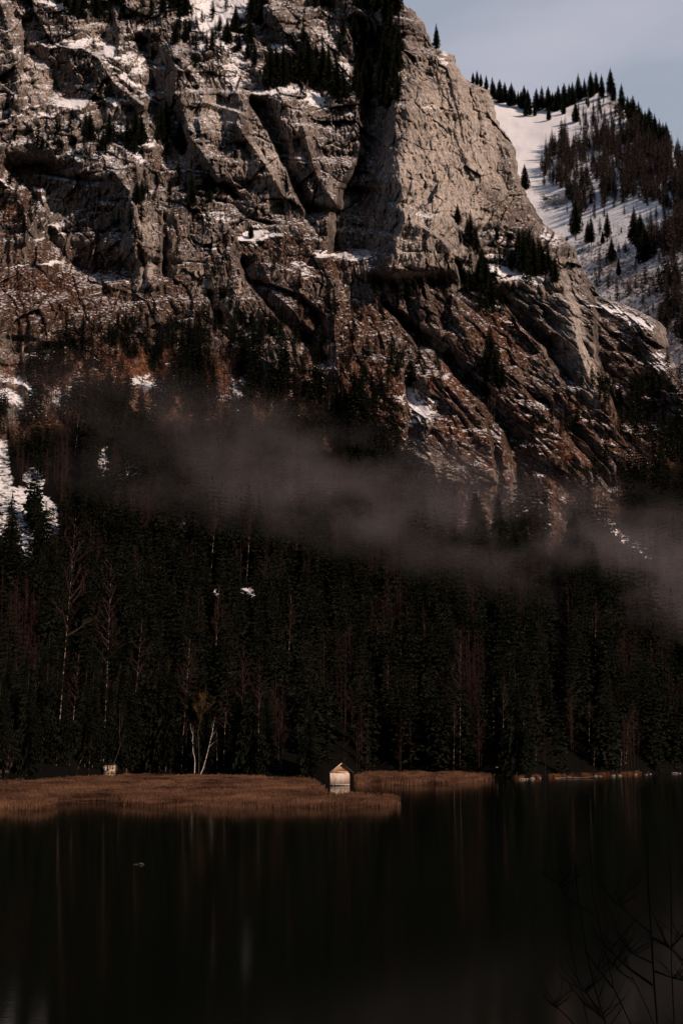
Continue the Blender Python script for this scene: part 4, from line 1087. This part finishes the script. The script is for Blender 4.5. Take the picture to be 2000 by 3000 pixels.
# roof planes
rf = MB()
for xe in (hx(964), hx(1037)):
    z_e = roof_z(xe); t = .11
    A = [(xa, -ov, za), (xe, -ov, z_e), (xe, -ov, z_e + t), (xa, -ov, za + t)]
    B = [(p[0], dep + .4, p[2]) for p in A]
    if xe < xa: rf.hexa(A, B)
    else: rf.hexa([(p[0] + .002, p[1], p[2]) for p in A], [(p[0] + .002, p[1], p[2]) for p in B])
ro = rf.build('roof', M_ROOF, bh_)
for xe, mt_ in ((hx(963.4), M_TRIM), (hx(1037.4), M_BARK)):  # left board pale as if sunlit, right one dark as if shaded, by material
    f = MB(); z_e = roof_z(hx(964)); o1 = .004 if xe > xa else 0
    f.hexa([(xa + o1, -ov - .05, za - .14), (xe, -ov - .05, z_e - .10), (xe, -ov - .05, z_e + .10), (xa + o1, -ov - .05, za + .12)],
           [(xa + o1, -ov - .002, za - .14), (xe, -ov - .002, z_e - .10), (xe, -ov - .002, z_e + .10), (xa + o1, -ov - .002, za + .12)])
    f.build('bargeboard', mt_, ro)
rg = MB(); rg.box(xa - .14, xa + .14, -ov - .05, dep + .42, za + .10, za + .17); rg.build('ridge_cap', M_ROOF, ro)

# ================================================================== PLANK SHED
SY = surfY(318, 2276) - 3
K2 = float(Xat(1001, 2260, SY) - Xat(1000, 2260, SY))
b0 = P3(318, 2279, SY); sh = empty('plank_shed', tuple(float(c) for c in b0))
tag(sh, 'small dapple-painted plank shed at the wood edge behind the reeds left of the birches', 'shed')
M_SHED = noise_mat('dapple_painted_planks', (.035, .025, .02), (.56, .40, .28), 1.3, (1.3, 1, 1.0), detail=5, lo=.44, hi=.56)  # light and dark patches imitate dappled sunlight in the plank colour
M_SHED2 = noise_mat('grey_planks', (.09, .08, .08), (.40, .34, .33), 1.6, (1.3, 1, .8), detail=4, lo=.4, hi=.6)
sx0, sx1 = (301 - 318) * K2, (335 - 318) * K2; sh_h = 39 * K2
f = MB(); z = .1
while z < sh_h * .97:
    w = rnd.uniform(.18, .3)
    f.box(sx0 + rnd.uniform(-.05, .05), sx1 + rnd.uniform(-.05, .05), rnd.uniform(-.03, 0), .05, z, min(z + w - .015, sh_h)); z += w
f.build('front_wall', M_SHED, sh)
f = MB()
for xx in (sx0, sx1 - .06): f.box(xx, xx + .06, .06, 2.4, .05, sh_h - .1)
f.box(sx0, sx1, 2.41, 2.47, .05, sh_h - .1); f.build('side_walls', M_SHED2, sh)
f = MB(); f.box(sx0 + .05, sx0 + 1.05, -.08, -.035, sh_h * .45, sh_h * .80); wi = f.build('hatch', M_SHED2, sh)
f = MB(); f.box(sx0 + 1.15, sx0 + 1.45, -.075, -.035, sh_h * .48, sh_h * .82); f.build('window', M_BLACK, sh)
f = MB(); f.hexa([(sx0 - .2, -.4, sh_h + .02), (sx1 + .2, -.4, sh_h + .02), (sx1 + .2, -.4, sh_h + .10), (sx0 - .2, -.4, sh_h + .10)], [(sx0 - .2, 2.7, sh_h - .22), (sx1 + .2, 2.7, sh_h - .22), (sx1 + .2, 2.7, sh_h - .14), (sx0 - .2, 2.7, sh_h - .14)])
f.build('roof', M_BARK, sh)
for xx in (sx0 + .15, sx1 - .25):
    f = MB(); f.tube([(xx, .1, -1.0), (xx, .1, .12)], [.09, .09], 6); f.build('post', M_BARK, sh)

# ================================================================== SHORE: boulders, driftwood, tufts
def boulder(px, py, s, label, seed):
    rnd = random.Random(seed); import bmesh
    bm = bmesh.new(); bmesh.ops.create_icosphere(bm, subdivisions=3, radius=1.0)
    for v in bm.verts:
        p = v.co.copy(); k = 1 + .22 * math.sin(p.x * 2.3 + seed) + .18 * math.sin(p.y * 3.1 + seed * 2) + .12 * math.sin(p.z * 4.2 + seed * 3) + rnd.uniform(-.04, .04)
        v.co = Vector((p.x * s * 1.3 * k, p.y * s * k, max(p.z, -.5) * s * .62 * k))
    me = bpy.data.meshes.new('boulder'); bm.to_mesh(me); bm.free(); me.materials.append(M_STONE)
    o = bpy.data.objects.new('boulder', me); COL.objects.link(o)
    Y = Ywater(py); o.location = (float(Xat(px, py, Y)), float(Y), s * .10); tag(o, label, 'boulder', 'boulders on the right shore')
BL = [(1385, 2283, .5), (1402, 2283, .4), (1430, 2280, .45), (1480, 2280, .4), (1527, 2285, .75), (1540, 2284, .45), (1556, 2283, .6), (1580, 2281, .4), (1665, 2277, .35), (1745, 2275, .45), (1758, 2275, .35), (1793, 2275, .7), (1812, 2274, .55), (1860, 2271, .45), (1893, 2271, .5), (1905, 2269, .35), (1975, 2267, .7), (1990, 2267, .4)]
for i, (a, b_, s) in enumerate(BL): boulder(a, b_, s, '%s pale shore stone from the left along the right-hand waterline' % ORD[i], i + 1)
def log(px0, py0, px1, py1, r, label, z=.25, name='driftwood_log', sag=.1):
    Y = surfY((px0 + px1) / 2, min(py0, py1)) - 1.2; Y = min(Y, float(Ywater(max(py0, py1) + 1)))
    a, b_ = Vector(P3(px0, py0, Y)), Vector(P3(px1, py1, Y)); mb = MB(); pts = []
    for i in range(7):
        t = i / 6; p = a.lerp(b_, t); p.z += sag * math.sin(t * 9 + px0); p.y += .3 * math.sin(t * 4); pts.append(p - a)
    mb.tube(pts, [r * (1 - .5 * i / 6) for i in range(7)], 7)
    d = Vector((0, -.1, 1)); mb.tube([pts[3], pts[3] + Vector((.3, 0, .5))], [r * .4, r * .15], 4)
    o = mb.build(name, M_DRIFT, None, True); o.location = a; tag(o, label, 'log', 'fallen logs along the shore')
log(1408, 2272, 1450, 2277, .16, 'pale fallen log slanting down to the water right of the reed strip')
log(1626, 2280, 1740, 2277, .12, 'long thin pale log lying along the waterline on the right shore')
log(1395, 2285, 1402, 2284, .12, 'short log stub at the end of the reed strip')
log(345, 2277, 480, 2284, .13, 'thin pale log lying along the bank right of the plank shed')
log(515, 2272, 556, 2279, .22, 'rusty brown log on the bank just left of the birches')
log(1450, 2246, 1478, 2262, .14, 'broken branch hanging over the bank right of the reed strip')
M_TUFT = noise_mat('dry_grass', (.035, .015, .008), (.17, .078, .035), .5, lo=.4, hi=.65)
rng = np.random.default_rng(5); vs = []; n = 26000
tx = rng.uniform(1380, 1900, n); d0 = rng.random(n)
ok = (fbm(tx / 24.0, tx * 0, 4, 7) + .22 * np.exp(-((tx - 1760) / 90) ** 2) + .1 > rng.random(n) * .5); tx = tx[ok]; d0 = d0[ok]; n = len(tx)
tr_ = shore_row(tx) - d0 * 3.5 - .5
Yt = np.array([surfY(a, b_) for a, b_ in zip(tx, tr_)]) - .3
pt = P3(tx, tr_, Yt); hh = rng.uniform(.35, 1.3, n) * (.6 + .6 * (fbm(tx / 9.0, tx * 0 + 4, 3, 9) + .3)); lx = rng.normal(0, .3, n) * hh; wd = rng.uniform(.015, .04, n)
v = np.stack([pt + np.stack([-wd, 0 * wd, 0 * wd - .2], 1), pt + np.stack([wd, 0 * wd, 0 * wd - .2], 1), pt + np.stack([lx, rng.normal(0, .2, n) * hh, hh], 1)], 1).reshape(-1, 3)
o = mesh_np('dry_grass', v, np.arange(n * 3).reshape(-1, 3), M_TUFT); tag(o, 'orange dry grass along the stony right shore', 'grass', kind='stuff')

# ================================================================== FLOATING DRIFTWOOD
by_ = float(Ywater(2534)); bx_ = float(Xat(411, 2534, by_))
fl = MB(); fl.tube([(-.60, 0, -.01), (-.42, .02, .015), (-.22, .01, .03), (-.08, 0, .05), (.03, 0, .10), (.12, 0, .07), (.24, .02, .03), (.40, .01, -.01)], [.015, .03, .04, .055, .085, .06, .035, .012], 9)
M_FLOAT = noise_mat('sodden_wood', (.02, .02, .018), (.11, .105, .095), 8)
fo_ = fl.build('floating_driftwood', M_FLOAT, None, True); fo_.location = (bx_, by_, 0); tag(fo_, 'small knobbed piece of driftwood floating alone on the open dark water', 'driftwood')

# ================================================================== SAPLINGS ON THE NEAR BANK
def sapling(paths, Y, label, seed):
    rnd = random.Random(seed)
    z8 = lambda l: [(1500 + a * .319, 2400 + b_ * .319) for a, b_ in l]
    main = z8(paths[0][0]); top = Vector(P3(main[-1][0], main[-1][1], Y)); foot_ = Vector(P3(main[0][0], main[0][1], Y))
    base = Vector((foot_.x + .3, Y + .2, 8.2 - .95 * (Y + 3) - .3)); base.z = max(base.z, -.6)
    o = empty('bare_sapling', tuple(base)); tag(o, label, 'sapling', 'bare saplings in the foreground')
    tr = MB(); br = MB()
    for n_, (pts, r0, r1) in enumerate(paths):
        w = [Vector(P3(a, b_, Y + rnd.uniform(-.08, .08))) - base for a, b_ in z8(pts)]
        if n_ == 0: w = [Vector((0, 0, 0)), w[0] * .5 + Vector((.05, 0, -.1))] + w
        br = tr if n_ == 0 else MB()
        w2 = []
        for q0, q1 in zip(w[:-1], w[1:]):
            nn_ = max(1, int((q1 - q0).length / .22))
            for t_ in range(nn_): w2.append(q0.lerp(q1, t_ / nn_) + (Vector((rnd.uniform(-1, 1), rnd.uniform(-1, 1), 0)) * min(.018, .004 + .02 * t_) if (w2) else Vector()))
        w = w2 + [w[-1]]
        L = len(w); br.tube(w, [r0 + (r1 - r0) * i / (L - 1) for i in range(L)], 6)
        for k in range(16 if n_ == 0 else 9):
            i = rnd.uniform(1.2, L - 1.001); a = w[int(i)].lerp(w[int(i) + 1], i - int(i)); side = rnd.choice((-1, 1))
            d = Vector((side * rnd.uniform(.3, 1), rnd.uniform(-.5, .5), rnd.uniform(.3, 1.1))).normalized(); l = rnd.uniform(.05, .20)
            q = a + d * l; q2 = q + (d + Vector((0, 0, .5))).normalized() * l * .6
            br.tube([a, q, q2], [.0028, .0018, .0006], 4)
            for kk in range(3):
                a3 = a.lerp(q, rnd.uniform(.3, 1)); d3 = (d + Vector((rnd.uniform(-1, 1), rnd.uniform(-.5, .5), rnd.uniform(-.2, .8)))).normalized()
                br.tube([a3, a3 + d3 * l * .45], [.0013, .0005], 3)
        br.build('trunk' if n_ == 0 else 'branch', M_BLACK, o, True)
sapling([([(1340, 1960), (1330, 1882), (1300, 1500), (1285, 1150), (1240, 600), (1235, 150)], .021, .004), ([(1290, 1530), (1060, 1360), (830, 1150)], .008, .003), ([(1300, 1330), (1150, 1260), (1060, 1200)], .005, .002), ([(1310, 1400), (1440, 1450), (1600, 1500)], .006, .002), ([(1285, 1090), (1400, 1150), (1450, 1200)], .005, .002), ([(1270, 1050), (1100, 900), (900, 740)], .005, .001)], 10.0, 'thickest of the black bare saplings in the lower right corner, standing upright', 1)
sapling([([(1100, 1960), (1080, 1882), (930, 1560), (850, 1200), (740, 700), (720, 300)], .013, .003), ([(920, 1550), (840, 1440), (770, 1370)], .006, .002), ([(760, 880), (520, 740), (400, 540)], .005, .001)], 10.4, 'black bare sapling leaning left beside the thickest one', 2)
sapling([([(880, 1960), (860, 1882), (740, 1500), (690, 1250), (600, 700), (578, 420)], .011, .003), ([(800, 1760), (700, 1640), (660, 1560)], .005, .002)], 9.6, 'leftmost black bare sapling of the lower right corner', 3)
sapling([([(1310, 1940), (1240, 1740), (1100, 1450), (1020, 1200), (900, 850), (820, 600)], .009, .002), ([(1120, 1480), (1000, 1420), (900, 1330)], .004, .001)], 11.0, 'thin black sapling slanting behind the thickest one', 4)
sapling([([(1490, 1960), (1480, 1882), (1460, 1300), (1455, 900), (1450, 400)], .010, .003), ([(1460, 1480), (1540, 1400), (1620, 1340)], .004, .001), ([(1460, 1180), (1530, 1120), (1580, 1060)], .004, .001)], 10.6, 'upright black sapling nearest the right edge of the photo', 5)
sapling([([(700, 1960), (690, 1882), (640, 1640), (560, 1300), (500, 1000)], .009, .002), ([(650, 1680), (740, 1760), (850, 1850)], .004, .001), ([(560, 1880), (440, 1760), (360, 1710)], .004, .001)], 9.9, 'short black sapling left of the leaning ones at the bottom edge', 6)

# ================================================================== MIST
m = bpy.data.materials.new('mist'); m.use_nodes = True; nt = m.node_tree; nt.nodes.clear()
out = N(nt, 'ShaderNodeOutputMaterial'); pv = N(nt, 'ShaderNodeVolumePrincipled')
pv.inputs['Color'].default_value = (.97, .83, .84, 1); pv.inputs['Anisotropy'].default_value = 0.0
geo = N(nt, 'ShaderNodeNewGeometry'); L = nt.links.new
sepp = N(nt, 'ShaderNodeSeparateXYZ'); L(geo.outputs['Position'], sepp.inputs[0])
def mth(op, a, c=None, clamp=False):
    x = N(nt, 'ShaderNodeMath', operation=op, use_clamp=clamp)
    for i, v in enumerate((a, c)):
        if v is None: continue
        if isinstance(v, (int, float)): x.inputs[i].default_value = v
        else: L(v, x.inputs[i])
    return x.outputs[0]
mpn = N(nt, 'ShaderNodeMapping'); mpn.inputs['Scale'].default_value = (1, .6, 1.5); mpn.inputs['Rotation'].default_value = (0, R(12), 0); L(geo.outputs['Position'], mpn.inputs[0])
nn = N(nt, 'ShaderNodeTexNoise', Scale=.016, Detail=3.0, Roughness=.55); L(mpn.outputs[0], nn.inputs['Vector'])
nw = N(nt, 'ShaderNodeTexNoise', Scale=.045, Detail=5.0, Roughness=.65); L(mpn.outputs[0], nw.inputs['Vector'])
zc = mth('ADD', mth('MULTIPLY', sepp.outputs['X'], -.25), 111.0)
dz = mth('SUBTRACT', sepp.outputs['Z'], zc)
fal = mth('SUBTRACT', 1.0, mth('POWER', mth('ABSOLUTE', mth('DIVIDE', dz, 38.0)), 2.0), True)
dn = mth('MULTIPLY', mth('ADD', mth('ADD', nn.outputs[0], mth('MULTIPLY', nw.outputs[0], .70)), -.78), 4.5, True)
edge = mth('DIVIDE', mth('ADD', sepp.outputs['X'], 165.0), 90.0, True)
dens = mth('MULTIPLY', mth('MULTIPLY', mth('MULTIPLY', fal, dn), mth('MULTIPLY', edge, mth('ADD', mth('MULTIPLY', sepp.outputs['X'], .0058), 1.0))), .0022)
L(dens, pv.inputs['Density']); L(pv.outputs[0], out.inputs['Volume'])
mbx = MB()
xa_, xb_ = -175, 240
zl = lambda x, d: 111 - .25 * x + d
mbx.hexa([(xa_, 565, zl(xa_, -44)), (xb_, 575, zl(xb_, -44)), (xb_, 700, zl(xb_, 44)), (xa_, 690, zl(xa_, 44))],
         [(xa_, 760, zl(xa_, -44)), (xb_, 860, zl(xb_, -44)), (xb_, 900, zl(xb_, 44)), (xa_, 860, zl(xa_, 44))])
mi = mbx.build('mist', m); tag(mi, 'thin grey mist bank drifting across the upper wood', 'mist', kind='stuff')
print('done objects', len(bpy.data.objects))
